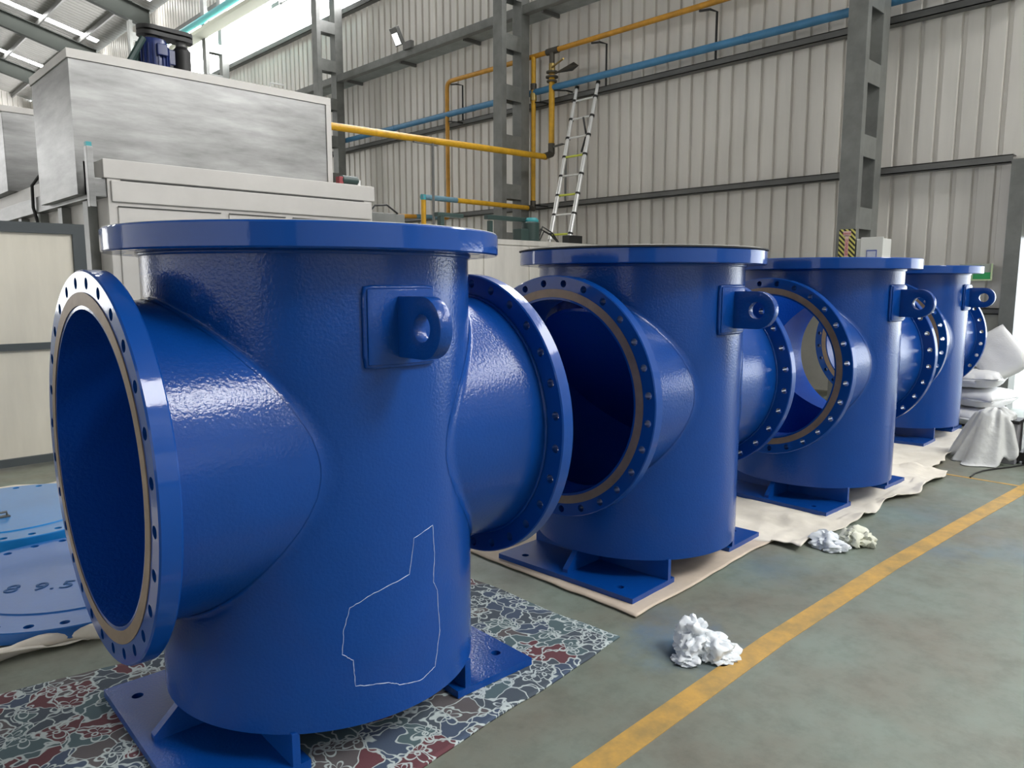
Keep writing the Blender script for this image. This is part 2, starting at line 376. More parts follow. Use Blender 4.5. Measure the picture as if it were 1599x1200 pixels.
for (a, b) in strips:
    for xa, xb in ((XW + .1, XW - .3), (MID + 1, MID), (MID, XE - .1)) if a > 0 else ((XW + .1, 8.2), (4.2, MID), (MID, XE - .1)):
        fl.add([(xa, a, zroof(xa)), (xb, a, zroof(xb)), (xb, b, zroof(xb)), (xa, b, zroof(xa))], [(0, 1, 2, 3)])
struct(fl.obj('trim_3', 'roof'))

# rafters (one thing per frame, with its own height taper) and purlins
for i, y in enumerate(COLY):
    if y < -1: continue
    mb = MB()
    def beam(xa, xb, ya, yb, da, db, top=.25):
        z0, z1 = zroof(xa) - top, zroof(xb) - top
        v = [(xa, ya, z0 - da), (xa, ya, z0), (xb, ya, z1), (xb, ya, z1 - db), (xa, yb, z0 - da), (xa, yb, z0), (xb, yb, z1), (xb, yb, z1 - db)]
        mb.add(v, [(0, 3, 2, 1), (4, 5, 6, 7), (0, 4, 7, 3), (1, 2, 6, 5), (0, 1, 5, 4), (3, 7, 6, 2)])
    beam(11.1, 6.5, y - .01, y + .01, 0.68, .60); beam(6.5, MID, y - .01, y + .01, .55, .55); beam(MID, XE, y - .01, y + .01, .55, .8)
    for dz in (0, 1):
        for xa, xb, da, db in ((11.1, 6.5, 0.68, .60), (6.5, MID, .55, .55), (MID, XE, .55, .8)):
            z0, z1 = zroof(xa) - .25 - (da if dz else 0), zroof(xb) - .25 - (db if dz else 0)
            v = [(xa, y - .12, z0 - .015), (xa, y + .12, z0 - .015), (xb, y + .12, z1 - .015), (xb, y - .12, z1 - .015),
                 (xa, y - .12, z0 + .015), (xa, y + .12, z0 + .015), (xb, y + .12, z1 + .015), (xb, y - .12, z1 + .015)]
            mb.add(v, [(0, 3, 2, 1), (4, 5, 6, 7), (0, 1, 5, 4), (1, 2, 6, 5), (2, 3, 7, 6), (3, 0, 4, 7)])
    o = mb.obj('trim_%d' % (10 + i), 'rafter'); struct(o)
pm = MB()
x = XW - .9
while x > MID:
    z = zroof(x) - .06
    pm.box(x - .035, x + .035, YS, YN, z - .17, z + .04); x -= 1.55
struct(pm.obj('trim_4', 'girt'))

# built-up columns: front chord, rear chord, batten plates
def col_label(i):
    return {2: 'dark grey battened steel column nearest the doorway, carrying the striped warning sign', 3: 'dark grey battened steel column standing behind the ladder and yellow gas pipes',
            4: 'grey battened steel column just right of the shiny upper hood', 5: 'hazy grey steel column crossing the bright window band left of centre',
            6: 'dark steel column rising behind the blue motor on the hood', 7: 'distant steel column at the upper left under the roof rafters'}[i]
XF, XB = 10.20, 10.94
col0 = None
for i, y in enumerate(COLY):
    if i < 2 or i > 7: continue
    if col0 is None:
        col0 = empty('steel_column', (XF, y * .99, 0), col_label(i), 'column', 'steel columns along the far wall')
        MB().box(0, .12, -.125, .125, 0, 11.4).obj('front_chord', 'steel_dark', col0, bevel=.006)
        MB().box(.52, .74, -.125, .125, 0, 11.4).obj('rear_chord', 'steel_dark', col0, bevel=.006)
        MB().box(-.05, .79, -.2, .2, .0, .02).obj('base_plate', 'steel_dark', col0)
        bt = None
        for k in range(12):
            z = .62 + .93 * k
            if bt is None: bt = MB().box(.11, .53, -.124, -.106, -.14, .14).box(.11, .53, .106, .124, -.14, .14).obj('batten_plate', 'steel_dark', col0); b_ = bt
            else: b_ = bt.copy(); C.objects.link(b_)
            b_.location = (0, 0, z)
    else:
        c_ = copy_tree(col0); c_.location = (XF, y * .99, 0); c_['label'] = col_label(i)

# wall rails
def rail(name, x0, x1, z0, z1, label, y1=YN - .1, y0=DY1 + .15, m='girt'):
    o = MB().box(x0, x1, y0, y1, z0, z0 + .012).box(x0, x1, y0, y1, z1 - .012, z1).box(x0, x0 + .012, y0, y1, z0, z1).obj(name, m)
    return tag(o, label, 'wall rail')
rail('wall_girt', 11.17, 11.33, 3.12, 3.22, 'lowest dark grey steel girt, crossing behind the foot of the ladder')
rail('wall_girt', 11.17, 11.33, 5.11, 5.215, 'dark grey steel girt running just beneath the light blue pipe')
rail('wall_girt', 11.17, 11.33, 8.60, 8.74, 'steel girt under the bright window band')
rail('wall_girt', 11.17, 11.33, 10.72, 10.86, 'steel girt over the bright window band')
rail('drip_flashing', 11.24, 11.33, 1.22, 1.30, 'grey flashing strip between ribbed sheet and plaster plinth beside doorway', y1=40)
# projecting ledge with front channel and cross struts
lg = empty('wall_ledge', (11.0, 20, 6.8), 'grey soffit ledge with front channel projecting from wall below the floodlight', 'ledge')
part(MB().box(10.86, 11.33, DY1, YN - .2, 6.80, 6.82), 'soffit_sheet', 'soffit', lg)
part(MB().box(10.74, 10.88, DY1, YN - .2, 6.92, 6.935).box(10.74, 10.752, DY1, YN - .2, 6.78, 6.92).box(10.74, 10.88, DY1, YN - .2, 6.77, 6.785), 'front_channel', 'steel_dark', lg)
k = 3.5
while k < 44:
    part(MB().box(10.86, 11.33, k - .025, k + .025, 6.73, 6.80), 'cross_strut', 'girt', lg); k += 2.3

# ---------------------------------------------------------------- floor marking and floodlight
ym = MB(); pl = [(-3, 1.47), (1.8, 1.475), (3.1, 1.49), (4.42, 1.46), (5.6, 1.40), (6.9, 1.325), (9, 1.19), (10.6, 1.08)]
v = []
for (x, y) in pl: v += [(x, y - .052, .0), (x, y + .052, .0), (x, y - .052, .003), (x, y + .052, .003)]
f = []
for i in range(len(pl) - 1):
    a = 4 * i; f += [(a + 2, a + 6, a + 7, a + 3), (a, a + 4, a + 6, a + 2), (a + 1, a + 3, a + 7, a + 5)]
ym.add(v, f)
tag(ym.obj('floor_line', 'line'), 'worn yellow painted line along the open floor', 'floor marking')

tag(MB().box(6.98, 7.015, 1.36, 2.3, 0, .002).obj('floor_line', 'line'), 'faint thin yellow line crossing the floor near the plastic bag', 'floor marking')

fl_ = empty('floodlight', (10.72, 14.7, 7.0), 'small tilted floodlight fixed on the ledge channel of the ribbed wall', 'light')
rm = Matrix.Translation((10.62, 14.75, 7.22)) @ Matrix.Rotation(R(-28), 4, 'Y')
part(MB().box(-.05, .05, -.13, .13, -.2, .2, rm), 'housing', 'girt', fl_, bevel=.01)
part(MB().box(-.058, -.05, -.10, .10, -.17, .08, rm), 'lens', 'lampglass', fl_)
part(MB().box(10.66, 10.75, 14.3, 14.6, 6.9, 7.06), 'bracket', 'girt', fl_)

# ---------------------------------------------------------------- vessels
RC, RF, ZT, TF, ZN = .588, .701, 1.792, .078, 1.0275
RNF, RN, RG, LN, TN, ZB = .627, .505, .558, .782, .062, .150
RO = .532; NB = 28; RB = .588
def flange(r0, r1, t, nb, rb, rh, seg=4):
    """annular plate, axis Z, z from 0 to t, with drilled bolt holes"""
    mb = MB(); w = rh * 1.7; ra, rbb = rb - w, rb + w; ha = PI / nb; ch = .005
    P = []
    for i in range(4 * seg):
        s_, k = divmod(i, seg); u = -1 + 2 * k / seg
        P.append([(1, u), (-u, 1), (-1, -u), (u, -1)][s_])
    n = len(P)
    for q in range(nb):
        a0 = 2 * PI * (q + .5) / nb; hole = []; sq = []
        for (u, v_) in P:                       # u radial, v tangential
            rr = rb + u * w; aa = a0 + v_ * ha; sq.append((rr * math.cos(aa), rr * math.sin(aa)))
            ang = math.atan2(v_, u); hr, ht = rb + rh * math.cos(ang), rh * math.sin(ang)
            hole.append((hr * math.cos(a0) - ht * math.sin(a0), hr * math.sin(a0) + ht * math.cos(a0)))
        v = [(x, y, z) for z in (0, t) for (x, y) in hole] + [(x, y, z) for z in (0, t) for (x, y) in sq]
        f = []
        for i in range(n):
            j = (i + 1) % n
            f += [(i, j, 2 * n + j, 2 * n + i), (n + i, 3 * n + i, 3 * n + j, n + j), (i, n + i, n + j, j)]
        mb.add(v, f)
        for k in range(seg):                    # inner and outer bands
            aa, ab = a0 - ha + 2 * ha * k / seg, a0 - ha + 2 * ha * (k + 1) / seg
            pr = [(rbb, 0), (r1 - ch, 0), (r1, ch), (r1, t - ch), (r1 - ch, t), (rbb, t)]
            pi_ = [(ra, t), (r0, t), (r0, 0), (ra, 0)]
            for pf in (pr, pi_):
                for (A, B) in zip(pf, pf[1:]):
                    mb.add([(A[0] * math.cos(aa), A[0] * math.sin(aa), A[1]), (A[0] * math.cos(ab), A[0] * math.sin(ab), A[1]),
                            (B[0] * math.cos(ab), B[0] * math.sin(ab), B[1]), (B[0] * math.cos(aa), B[0] * math.sin(aa), B[1])], [(0, 1, 2, 3)])
    return mb
def xform(mb, m): mb.v = [tuple(m @ Vector(p)) for p in mb.v]; return mb

def body_mesh():
    def mk(parts):
        obs = []
        for (r, a, b, ax) in parts:
            mb = MB().lathe([(r, a), (r, b)], (0, 0, 0) if ax == 'Z' else (0, 0, ZN), ax, 144)
            o = mb.obj('tmp', 'blue'); obs.append(o)
        return obs
    outer = mk([(RC, ZB, ZT - TF, 'Z'), (RO, -LN + TN - .002, LN - TN + .002, 'X')])
    inner = mk([(RC - .02, ZB + .02, ZT + .1, 'Z'), (RN, -LN - .1, LN + .1, 'X')])
    base = outer[0]
    def bo(t, o, op):
        md = t.modifiers.new('b', 'BOOLEAN'); md.object = o; md.operation = op; md.solver = 'EXACT'
    bo(base, outer[1], 'UNION'); bo(base, inner[0], 'DIFFERENCE'); bo(base, inner[1], 'DIFFERENCE')
    me = bpy.data.meshes.new_from_object(base.evaluated_get(bpy.context.evaluated_depsgraph_get()))
    for o in outer + inner: bpy.data.objects.remove(o)
    me.materials.clear(); me.materials.append(M['blue']); me.materials.append(M['blue_in'])
    for p in me.polygons:
        c = p.center; rr = math.hypot(c.x, c.y); rn = math.hypot(c.y, c.z - ZN); nz = p.normal
        inw = (nz.x * c.x + nz.y * c.y < -.3 * rr and abs(rr - RC + .02) < .01) or (abs(rn - RN) < .012) or (abs(c.z - ZB - .02) < .005)
        p.material_index = 1 if inw else 0; p.use_smooth = True
    me.set_sharp_from_angle(angle=R(25)); return me
def make_vessel():
    v = empty('strainer_vessel', (0, 0, 0), '', 'pipe vessel', 'blue flanged strainer vessels')
    b = bpy.data.objects.new('vessel_shell', body_mesh()); C.objects.link(b); b.parent = v
    # top flange
    flange(RC - .02, RF, TF, 28, .648, .018).obj('top_flange', 'blue_fl', v, smooth=30, merge=1e-5).location = (0, 0, ZT - TF)
    m1 = Matrix.Translation((-LN + TN, 0, ZN)) @ Matrix.Rotation(-PI / 2, 4, 'Y')
    for sgn in (-1, 1):
        mm = (Matrix.Rotation(PI, 4, 'Z') if sgn > 0 else Matrix()) @ m1
        nf = xform(flange(RN, RNF, TN, NB, RB, .0185), mm).obj('nozzle_flange', 'blue_fl', v, smooth=30, merge=1e-5)
        nf.data.materials.append(M['blue_in'])
        for pf in nf.data.polygons:
            if math.hypot(pf.center.y, pf.center.z - ZN) < RN + .004: pf.material_index = 1
        x = sgn * LN
        MB().lathe([(RN + .012, x), (RN + .012, x + sgn * .003), (RG, x + sgn * .003), (RG, x), (RN + .012, x)], (0, 0, ZN), 'X', 144, cap=False).obj('seal_face', 'face', nf, smooth=30)['label'] = 'bare brown machined ring on flange face'
        # weld bead along the saddle and behind the flange
        NT, NS = 240, 6; vv = []; ff = []      # dressed concave weld where nozzle meets shell
        for k in range(NT):
            t = 2 * PI * k / NT; jit = noise.noise(Vector((k * .55, sgn, 0))) * .004
            d = .020 + jit; yy = RO * math.cos(t)
            p0 = Vector((sgn * math.sqrt(RC * RC - yy * yy), yy, ZN + RO * math.sin(t)))
            pa = p0 + Vector((sgn * d, 0, 0)) + Vector((0, math.cos(t), math.sin(t))) * .0015
            yb, zb_ = (RO + d) * math.cos(t), (RO + d) * math.sin(t); yb = max(-RC + .0005, min(RC - .0005, yb))
            pb = Vector((sgn * math.sqrt(RC * RC - yb * yb) * 1.002, yb * 1.002, ZN + zb_))
            for q in range(NS + 1):
                u = q / NS; vv.append(tuple(pa.lerp(p0, u).lerp(p0.lerp(pb, u), u)))
        for k in range(NT):
            j = (k + 1) % NT
            for q in range(NS): ff.append((k * (NS + 1) + q, k * (NS + 1) + q + 1, j * (NS + 1) + q + 1, j * (NS + 1) + q))
        MB().add(vv, ff).obj('saddle_weld', 'blue', v, smooth=60)
        xr = sgn * (LN - TN)
        pts = [(xr - sgn * .003, (RO + .002) * math.cos(2 * PI * k / 160), ZN + (RO + .002) * math.sin(2 * PI * k / 160)) for k in range(160)]
        MB().tube(pts, [.009 + .002 * noise.noise(Vector((k * .8, 4, sgn))) for k in range(160)], 6, closed=True).obj('flange_weld', 'blue', v, smooth=60)
    zt = ZT - TF
    MB().tube([((RC + .002) * math.cos(2 * PI * k / 160), (RC + .002) * math.sin(2 * PI * k / 160), zt - .004) for k in range(160)], .009, 6, closed=True).obj('flange_weld', 'blue', v, smooth=60)
    # lifting lugs, one each side (pad plate wrapped on the shell, eye plate with a hole)
    for sgn in (-1, 1):
        pad = MB(); n = 14; a0, a1 = -.21, .21; z0, z1 = 1.355, 1.595
        v_ = []; 
        for k in range(n + 1):
            a = a0 + (a1 - a0) * k / n
            for r in (RC - .004, RC + .022):
                for z in (z0, z1): v_.append((r * math.sin(a), sgn * r * math.cos(a), z))
        f = []
        for k in range(n):
            a = 4 * k; f += [(a + 2, a + 6, a + 7, a + 3), (a, a + 1, a + 5, a + 4), (a + 1, a + 3, a + 7, a + 5), (a, a + 4, a + 6, a + 2)]
        f += [(0, 2, 3, 1), (4 * n, 4 * n + 1, 4 * n + 3, 4 * n + 2)]
        pad.add(v_, f); rr_ = RC + .006
        path = [(rr_ * math.sin(a0 + (a1 - a0) * k / n), sgn * rr_ * math.cos(a0 + (a1 - a0) * k / n), z0 - .003) for k in range(n + 1)] + [(rr_ * math.sin(a1 + .005), sgn * rr_ * math.cos(a1 + .005), z0 + (z1 - z0) * k / 8) for k in range(1, 8)] + [(rr_ * math.sin(a1 - (a1 - a0) * k / n), sgn * rr_ * math.cos(a1 - (a1 - a0) * k / n), z1 + .003) for k in range(n + 1)] + [(rr_ * math.sin(a0 - .005), sgn * rr_ * math.cos(a0 - .005), z1 - (z1 - z0) * k / 8) for k in range(1, 8)]
        pad_weld = MB().tube(path, .010, 8, closed=True)
        lug = pad.obj('lifting_lug', 'blue', v, bevel=.005, smooth=35)
        pad_weld.obj('pad_weld', 'blue', lug, smooth=60)
        # eye plate outline in (y, z), hole bridged ring
        cy, cz, ro_, rh = .735, 1.475, .098, .043; N = 40; out = []; hol = []
        for k in range(N):
            a = 2 * PI * k / N; hol.append((cy + rh * math.cos(a), cz + rh * math.sin(a)))
            c_, s_ = math.cos(a), math.sin(a)
            if c_ >= 0: out.append((cy + ro_ * c_, cz + ro_ * s_))
            else:
                t = min(ro_ / abs(s_) if abs(s_) > 1e-6 else 9, (cy - RC - .01) / abs(c_)); out.append((cy + c_ * t, cz + s_ * t))
        th = .024; vv = []
        for xs in (-th, th):
            vv += [(xs, sgn * y, z) for y, z in out] + [(xs, sgn * y, z) for y, z in hol]
        ff = []
        for k in range(N):
            j = (k + 1) % N
            ff += [(k, j, N + j, N + k), (2 * N + k, 3 * N + k, 3 * N + j, 2 * N + j), (k, 2 * N + k, 2 * N + j, j), (N + k, N + j, 3 * N + j, 3 * N + k)]
        MB().add(vv, ff).obj('eye_plate', 'blue', lug, bevel=.004, smooth=35)
    # saddle feet
    for sgn in (-1, 1):
        hx = .62; ft = MB(); hole = []; x0, x1 = sgn * .31, sgn * .705; xa, xb = min(x0, x1), max(x0, x1)
        # plate with two drilled holes: bridge three strips
        def plate(ya, yb, cx=None, cy=None, rh=.021):
            m_ = MB()
            if cx is None: return m_.box(xa, xb, ya, yb, .012, .042)
            N = 24; o_, h_ = [], []
            for k in range(N):
                a = 2 * PI * k / N; c_, s_ = math.cos(a), math.sin(a); h_.append((cx + rh * c_, cy + rh * s_))
                tx = ((xb - cx) / c_ if c_ > 1e-6 else (xa - cx) / c_ if c_ < -1e-6 else 9); ty = ((yb - cy) / s_ if s_ > 1e-6 else (ya - cy) / s_ if s_ < -1e-6 else 9)
                t = min(tx, ty); o_.append([cx + c_ * t, cy + s_ * t])
            for (px, py) in ((xa, ya), (xa, yb), (xb, ya), (xb, yb)):
                i = min(range(N), key=lambda q: (o_[q][0] - px) ** 2 + (o_[q][1] - py) ** 2); o_[i] = [px, py]
            vv = [(x, y, z) for z in (.012, .042) for (x, y) in o_] + [(x, y, z) for z in (.012, .042) for (x, y) in h_]; ff = []
            for k in range(N):
                j = (k + 1) % N
                ff += [(k, 2 * N + k, 2 * N + j, j), (N + k, N + j, 3 * N + j, 3 * N + k), (2 * N + k, 3 * N + k, 3 * N + j, 2 * N + j), (k, j, N + j, N + k)]
            return m_.add(vv, ff)
        for a in (plate(-.47, -.20, sgn * .62, -.335), plate(-.20, .20), plate(.20, .47, sgn * .62, .335)): ft.add(a.v, a.f)
        fo = ft.obj('foot_plate', 'blue', v)
        MB().box(sgn * .36 - .014, sgn * .36 + .014, -.47, .47, .04, .156).obj('web_plate', 'blue', fo, bevel=.002)
        g = [(.37, .042), (.665, .042), (.665, .06), (.565, .155), (.37, .155)]
        mm = Matrix(((sgn, 0, 0, 0), (0, 0, 1, 0), (0, 1, 0, 0), (0, 0, 0, 1)))
        MB().prism([(x, z) for x, z in g], -.017, .017, mm).obj('gusset', 'blue', fo)
    return v
VP = [(1.445, 2.579, -1.84), (3.605, 2.651, 2.50), (5.762, 2.542, -1.44), (8.66, 2.877, 1.90)]
VL = ['nearest and largest blue flanged strainer vessel, standing on the floral carpet', 'second blue flanged vessel from the front, topped by a grey cover sheet',
      'third blue flanged vessel, standing on the crumpled cream dust sheet', 'farthest blue flanged vessel, in front of the white sacks by the doorway']
v0 = make_vessel(); vessels = []
for i, (x, y, a) in enumerate(VP):
    o = v0 if i == 0 else copy_tree(v0)
    o.location = (x, y, 0); o.rotation_euler = (0, 0, R(a)); o['label'] = VL[i]; vessels.append(o)
# inclined partition plate seen through the open nozzle
for vv_ in vessels[:2]:
    pl_ = MB(); N = 72; r = RC - .021
    top = [(r * math.cos(2 * PI * k / N), r * math.sin(2 * PI * k / N)) for k in range(N)]
    pl_.add([(x, y, ZN - .02 - .81 * x) for x, y in top] + [(x, y, ZN - .004 - .81 * x) for x, y in top], [tuple(range(N))[::-1], tuple(range(N, 2 * N))] + [(k, (k + 1) % N, N + (k + 1) % N, N + k) for k in range(N)])
    pl_.obj('partition_plate', 'blue_in', vv_)
# chalk outline on the nearest shell
ch = [(-77.8, 0.779), (-77.1, 0.675), (-77.9, 0.574), (-76.0, 0.535), (-74.9, 0.379), (-77.6, 0.255), (-84.1, 0.233), (-92.9, 0.249), (-97.3, 0.274), (-108.4, 0.291), (-109.0, 0.383), (-112.3, 0.409), (-111.7, 0.492), (-109.5, 0.565), (-101.7, 0.6), (-88.5, 0.633), (-86.4, 0.754)]
pts = []
for i in range(len(ch)):
    a, b = ch[i], ch[(i + 1) % len(ch)]
    for k in range(8):
        t = k / 8; an = R(a[0] + (b[0] - a[0]) * t + random.uniform(-.12, .12)); z = a[1] + (b[1] - a[1]) * t + random.uniform(-.0015, .0015)
        pts.append(((RC + .0005) * math.cos(an), (RC + .0005) * math.sin(an), z))
MB().tube(pts, [.0006 + .0006 * random.random() for _ in pts], 6, closed=True).obj('chalk_outline', 'chalk', vessels[0])['label'] = 'thin white chalk outline'

# covers lying on the vessel tops
tag(MB().lathe([(RF - .006, 0), (RF - .006, .0015), (RC, .0015), (RC, 0), (RF - .006, 0)], (0, 0, 0), 'Z', 96, cap=False).obj('gasket', 'white'), 'thin white ring on top of the nearest blue vessel', 'gasket').location = (1.445, 2.579, ZT + .0005)  # plain thin white ring along the rim, open in the middle
g_ = tag(MB().lathe([(RF + .006, 0), (RF + .006, .006), (RF - .15, .006), (RF - .15, 0), (RF + .006, 0)], (0, 0, 0), 'Z', 96, cap=False).obj('gasket', 'rubber'), 'thin black rubber gasket on top of the second blue vessel', 'gasket'); g_.location = (3.605, 2.651, ZT + .0005)
cs = MB(); n = 40
for i in range(n + 1):
    for j in range(n + 1):
        a = 2 * PI * j / n; r = (RF - .02) * i / n
        cs.v.append((r * math.cos(a), r * math.sin(a), .012 + .014 * (noise.noise(Vector((r * 3 * math.cos(a), r * 3 * math.sin(a), 1))) + .5) * (1 - (i / n) ** 6)))
for i in range(n):
    for j in range(n): cs.f.append((i * (n + 1) + j, i * (n + 1) + j + 1, (i + 1) * (n + 1) + j + 1, (i + 1) * (n + 1) + j))
cs = tag(cs.obj('cover_sheet', 'topsheet', smooth=40, merge=1e-4), 'pale grey wrinkled sheet covering the second blue vessel top', 'cover'); cs.location = (3.6, 2.65, ZT)
sd = cs.modifiers.new('t', 'SOLIDIFY'); sd.thickness = .003

# ---------------------------------------------------------------- blind covers on the left
def blind(name, c, r, z0, z1, m, label, rz):
    t = empty(name, (c[0], c[1], z0), label, 'blind flange', 'blue blind covers lying on the floor', rz)
    h = z1 - z0
    fb = flange(.52, r, h, 28, r - .06, .022)
    MB().add(fb.v, fb.f).add([], []).obj('rim_ring', m, t, smooth=30, merge=1e-5)
    MB().lathe([(.522, .001), (.522, h - .004), (.512, h + .006), (0.0005, h + .006)], (0, 0, 0), 'Z', 120, cap=False).obj('centre_plate', m, t, smooth=20)
    return t
b1 = blind('blind_cover', (1.0, 4.36), .705, .02, .078, 'paleblue', 'blue drilled cover disc with dark marker digits, lying nearest the camera at left', 0)
b2 = blind('blind_cover', (.957, 5.81), .705, .03, .11, 'cyanblue', 'blue drilled cover disc with lighter painted-in reflection and small lifting eye, behind the marked disc', .1)
MB().box(-.05, .05, -.02, .02, 0, .012).tube([(-.035, 0, .0), (-.035, 0, .035), (.035, 0, .035), (.035, 0, 0)], .008, 8).obj('lifting_eye', 'darkframe', b2).location = (-.10, -.16, .084)
def text_mesh(s, size, m, ext=.001, spacing=1.0):
    cu = bpy.data.curves.new('t', 'FONT'); cu.body = s; cu.size = size; cu.extrude = ext; cu.align_x = 'CENTER'; cu.align_y = 'CENTER'; cu.space_character = spacing
    o = bpy.data.objects.new('t', cu); C.objects.link(o); bpy.context.view_layer.update()
    me = bpy.data.meshes.new_from_object(o.evaluated_get(bpy.context.evaluated_depsgraph_get())); bpy.data.objects.remove(o)
    me.materials.clear(); me.materials.append(M[m]); return me
tx = bpy.data.objects.new('marker_digits', text_mesh('-18 9.5', .14, 'inkblue', .0008, 1.15)); C.objects.link(tx); tx.parent = b1
tx.location = (-.26, -.05, .066); tx.rotation_euler = (0, 0, R(-30)); tx['label'] = 'dark marker digits'

# ---------------------------------------------------------------- sheets on the floor
FLAT = [(1.445, 2.579), (3.605, 2.651), (5.762, 2.542), (8.66, 2.877), (1.0, 4.36), (.957, 5.81)]
def sheet(name, corners, m, label, cat, n=60, th=.006, wav=.012, ws=3.0, edge=.03, z0=.002, seed=0, fold=0, curl=0):
    """four corners (A near-left, B near-right, C far-right, D far-left); wrinkled cloth of real thickness"""
    A, B, Cc, D = [Vector((*c, 0)) for c in corners]; v = []
    for i in range(n + 1):
        for j in range(n + 1):
            u, w = i / n, j / n
            p = A.lerp(B, u).lerp(D.lerp(Cc, u), w)
            eu = min(u, 1 - u, w, 1 - w)
            e = edge * noise.noise(Vector((p.x * 2.2, p.y * 2.2, seed))) + edge * .5 * noise.noise(Vector((p.x * 7, p.y * 7, seed + 3)))
            s_ = max(0, 1 - eu * 8)
            p = p + Vector((e, e * .8, 0)) * s_
            h = wav * max(0, noise.fractal(Vector((p.x * ws, p.y * ws, seed)), 1.0, 2.0, 3) + .25)
            h += fold * max(0, 1 - eu * 22) * (.5 + noise.noise(Vector((p.x * 3, p.y * 3, seed + 9))))
            if curl: h += curl * max(0, s_ - .4) * max(0, noise.noise(Vector((p.x * 1.3, p.y * 1.3, seed + 20))) + .1)
            h = max(0, h)
            if any((math.hypot(p.x - a, p.y - b) < .73) if b > 4 else (abs(p.x - a) < .76 and abs(p.y - b) < .54) for a, b in FLAT): h = min(h, max(0, .0105 - z0 - th))
            v.append((p.x, p.y, z0 + th + h))
    f = [(i * (n + 1) + j, (i + 1) * (n + 1) + j, (i + 1) * (n + 1) + j + 1, i * (n + 1) + j + 1) for i in range(n) for j in range(n)]
    o = MB().add(v, f).obj(name, m, smooth=60)
    sd = o.modifiers.new('thickness', 'SOLIDIFY'); sd.thickness = th; sd.offset = -1
    return tag(o, label, cat)
sheet('floral_carpet', [(-.35, 1.72), (2.60, 1.98), (2.56, 3.05), (-.35, 3.50)], 'carpet', 'floral carpet in navy, maroon and white under the nearest blue vessel', 'carpet', th=.008, wav=.002, edge=.02, z0=.001)
sheet('cardboard_mat', [(2.83, 2.06), (4.36, 2.12), (4.36, 3.3), (2.83, 3.3)], 'card', 'flat beige cardboard sheet under the second blue vessel', 'cardboard sheet', th=.006, wav=.003, edge=.02, z0=.001, seed=4)
sheet('dust_sheet', [(4.30, 1.93), (6.95, 1.86), (6.95, 3.3), (4.30, 3.3)], 'cloth', 'crumpled cream dust sheet under the third blue vessel', 'dust sheet', n=110, th=.005, wav=.034, ws=3.6, edge=.09, fold=.035, seed=2)
sheet('dust_sheet', [(7.0, 2.02), (9.25, 2.12), (9.25, 3.6), (7.0, 3.6)], 'cloth', 'cream dust sheet under the farthest blue vessel', 'dust sheet', th=.005, wav=.025, ws=3.6, edge=.11, fold=.03, seed=8)
sheet('dust_sheet', [(-.3, 3.80), (.92, 3.64), (1.5, 6.8), (-.3, 6.9)], 'cloth', 'cream cloth with a rolled front edge under the blue cover discs at left', 'dust sheet', n=70, th=.005, wav=.004, ws=2.4, edge=.05, fold=.05, seed=5)

edge = [(-.3, 3.76), (.2, 3.745), (.45, 3.70), (.6, 3.74), (.8, 3.72), (.93, 3.62), (1.1, 3.66), (1.3, 3.80)]; pts = []; rad = []
for i in range(len(edge) - 1):
    for k in range(10):
        t = k / 10; x = edge[i][0] + (edge[i + 1][0] - edge[i][0]) * t; y = edge[i][1] + (edge[i + 1][1] - edge[i][1]) * t
        r = .030 + .022 * noise.noise(Vector((x * 5, y * 5, 2))) - .006 * max(0, i - 4); pts.append((x, y + .02 * noise.noise(Vector((x * 4, 1, 1))), r * .9)); rad.append(r)
bpy.data.objects['dust_sheet.002'].name = 'dust_sheet.002'
ro = MB().tube(pts, rad, 14).obj('rolled_edge', 'cloth', bpy.data.objects['dust_sheet.002'], smooth=60)
def rag2(c, m, label, lumps, seed, rz=0):
    """a bunched cloth: a few overlapping gathered lumps with sharp folds and a thin skirt"""
    mb = MB()
    for (lx, ly, lz, ax, ay, az) in lumps:
        bm = bmesh.new(); bmesh.ops.create_icosphere(bm, subdivisions=4, radius=1); seed += 2.7
        for v in bm.verts:
            p = v.co.copy(); q = p * 1.5 + Vector((seed, 0, seed)); w = Vector((noise.noise(q), noise.noise(q + Vector((5, 0, 0))), noise.noise(q + Vector((0, 7, 0)))))
            r = 1.15 + .45 * noise.noise(p * 1.1 + Vector((0, seed, 0))) + .55 * abs(noise.noise(q * .9 + w * .6)) - .34 * (1 - min(1, abs(noise.noise(q * .9 + w * .7)) * 3.2)) - .10 * (1 - min(1, abs(noise.noise(q * 2.2 + w)) * 3))
            v.co = Vector((lx + p.x * ax * r, ly + p.y * ay * r, max(.004, lz + p.z * az * r)))
        bm.verts.index_update(); mb.add([v.co[:] for v in bm.verts], [[x.index for x in f.verts] for f in bm.faces]); bm.free()
    o = mb.obj('cloth_rag', m, smooth=55); o.location = c; o.rotation_euler = (0, 0, rz); return tag(o, label, 'rag')
# lump axes: x = to the right in the photo, y = away from the camera
rag2((2.75, 1.64, 0), 'rag', 'crumpled white rag lying alone on the floor beside the yellow line', [(-.035, .03, .085, .055, .05, .055), (-.055, .0, .045, .06, .07, .05), (.04, .0, .035, .085, .075, .06), (-.09, -.055, .010, .05, .05, .02), (.06, -.04, .01, .07, .05, .03)], 3.3, R(-44))
rag2((4.49, 1.84, 0), 'rag', 'white rag touching the edge of the cream dust sheet', [(0, .02, .03, .08, .08, .05), (.02, -.06, .015, .07, .05, .03)], 9.1, R(-44))
rag2((4.66, 1.74, 0), 'ragcream', 'pale cream rag bunched against the white rag by the dust sheet', [(0, .01, .035, .08, .07, .055), (.05, -.02, .03, .05, .05, .045)], 21.3, R(-44))

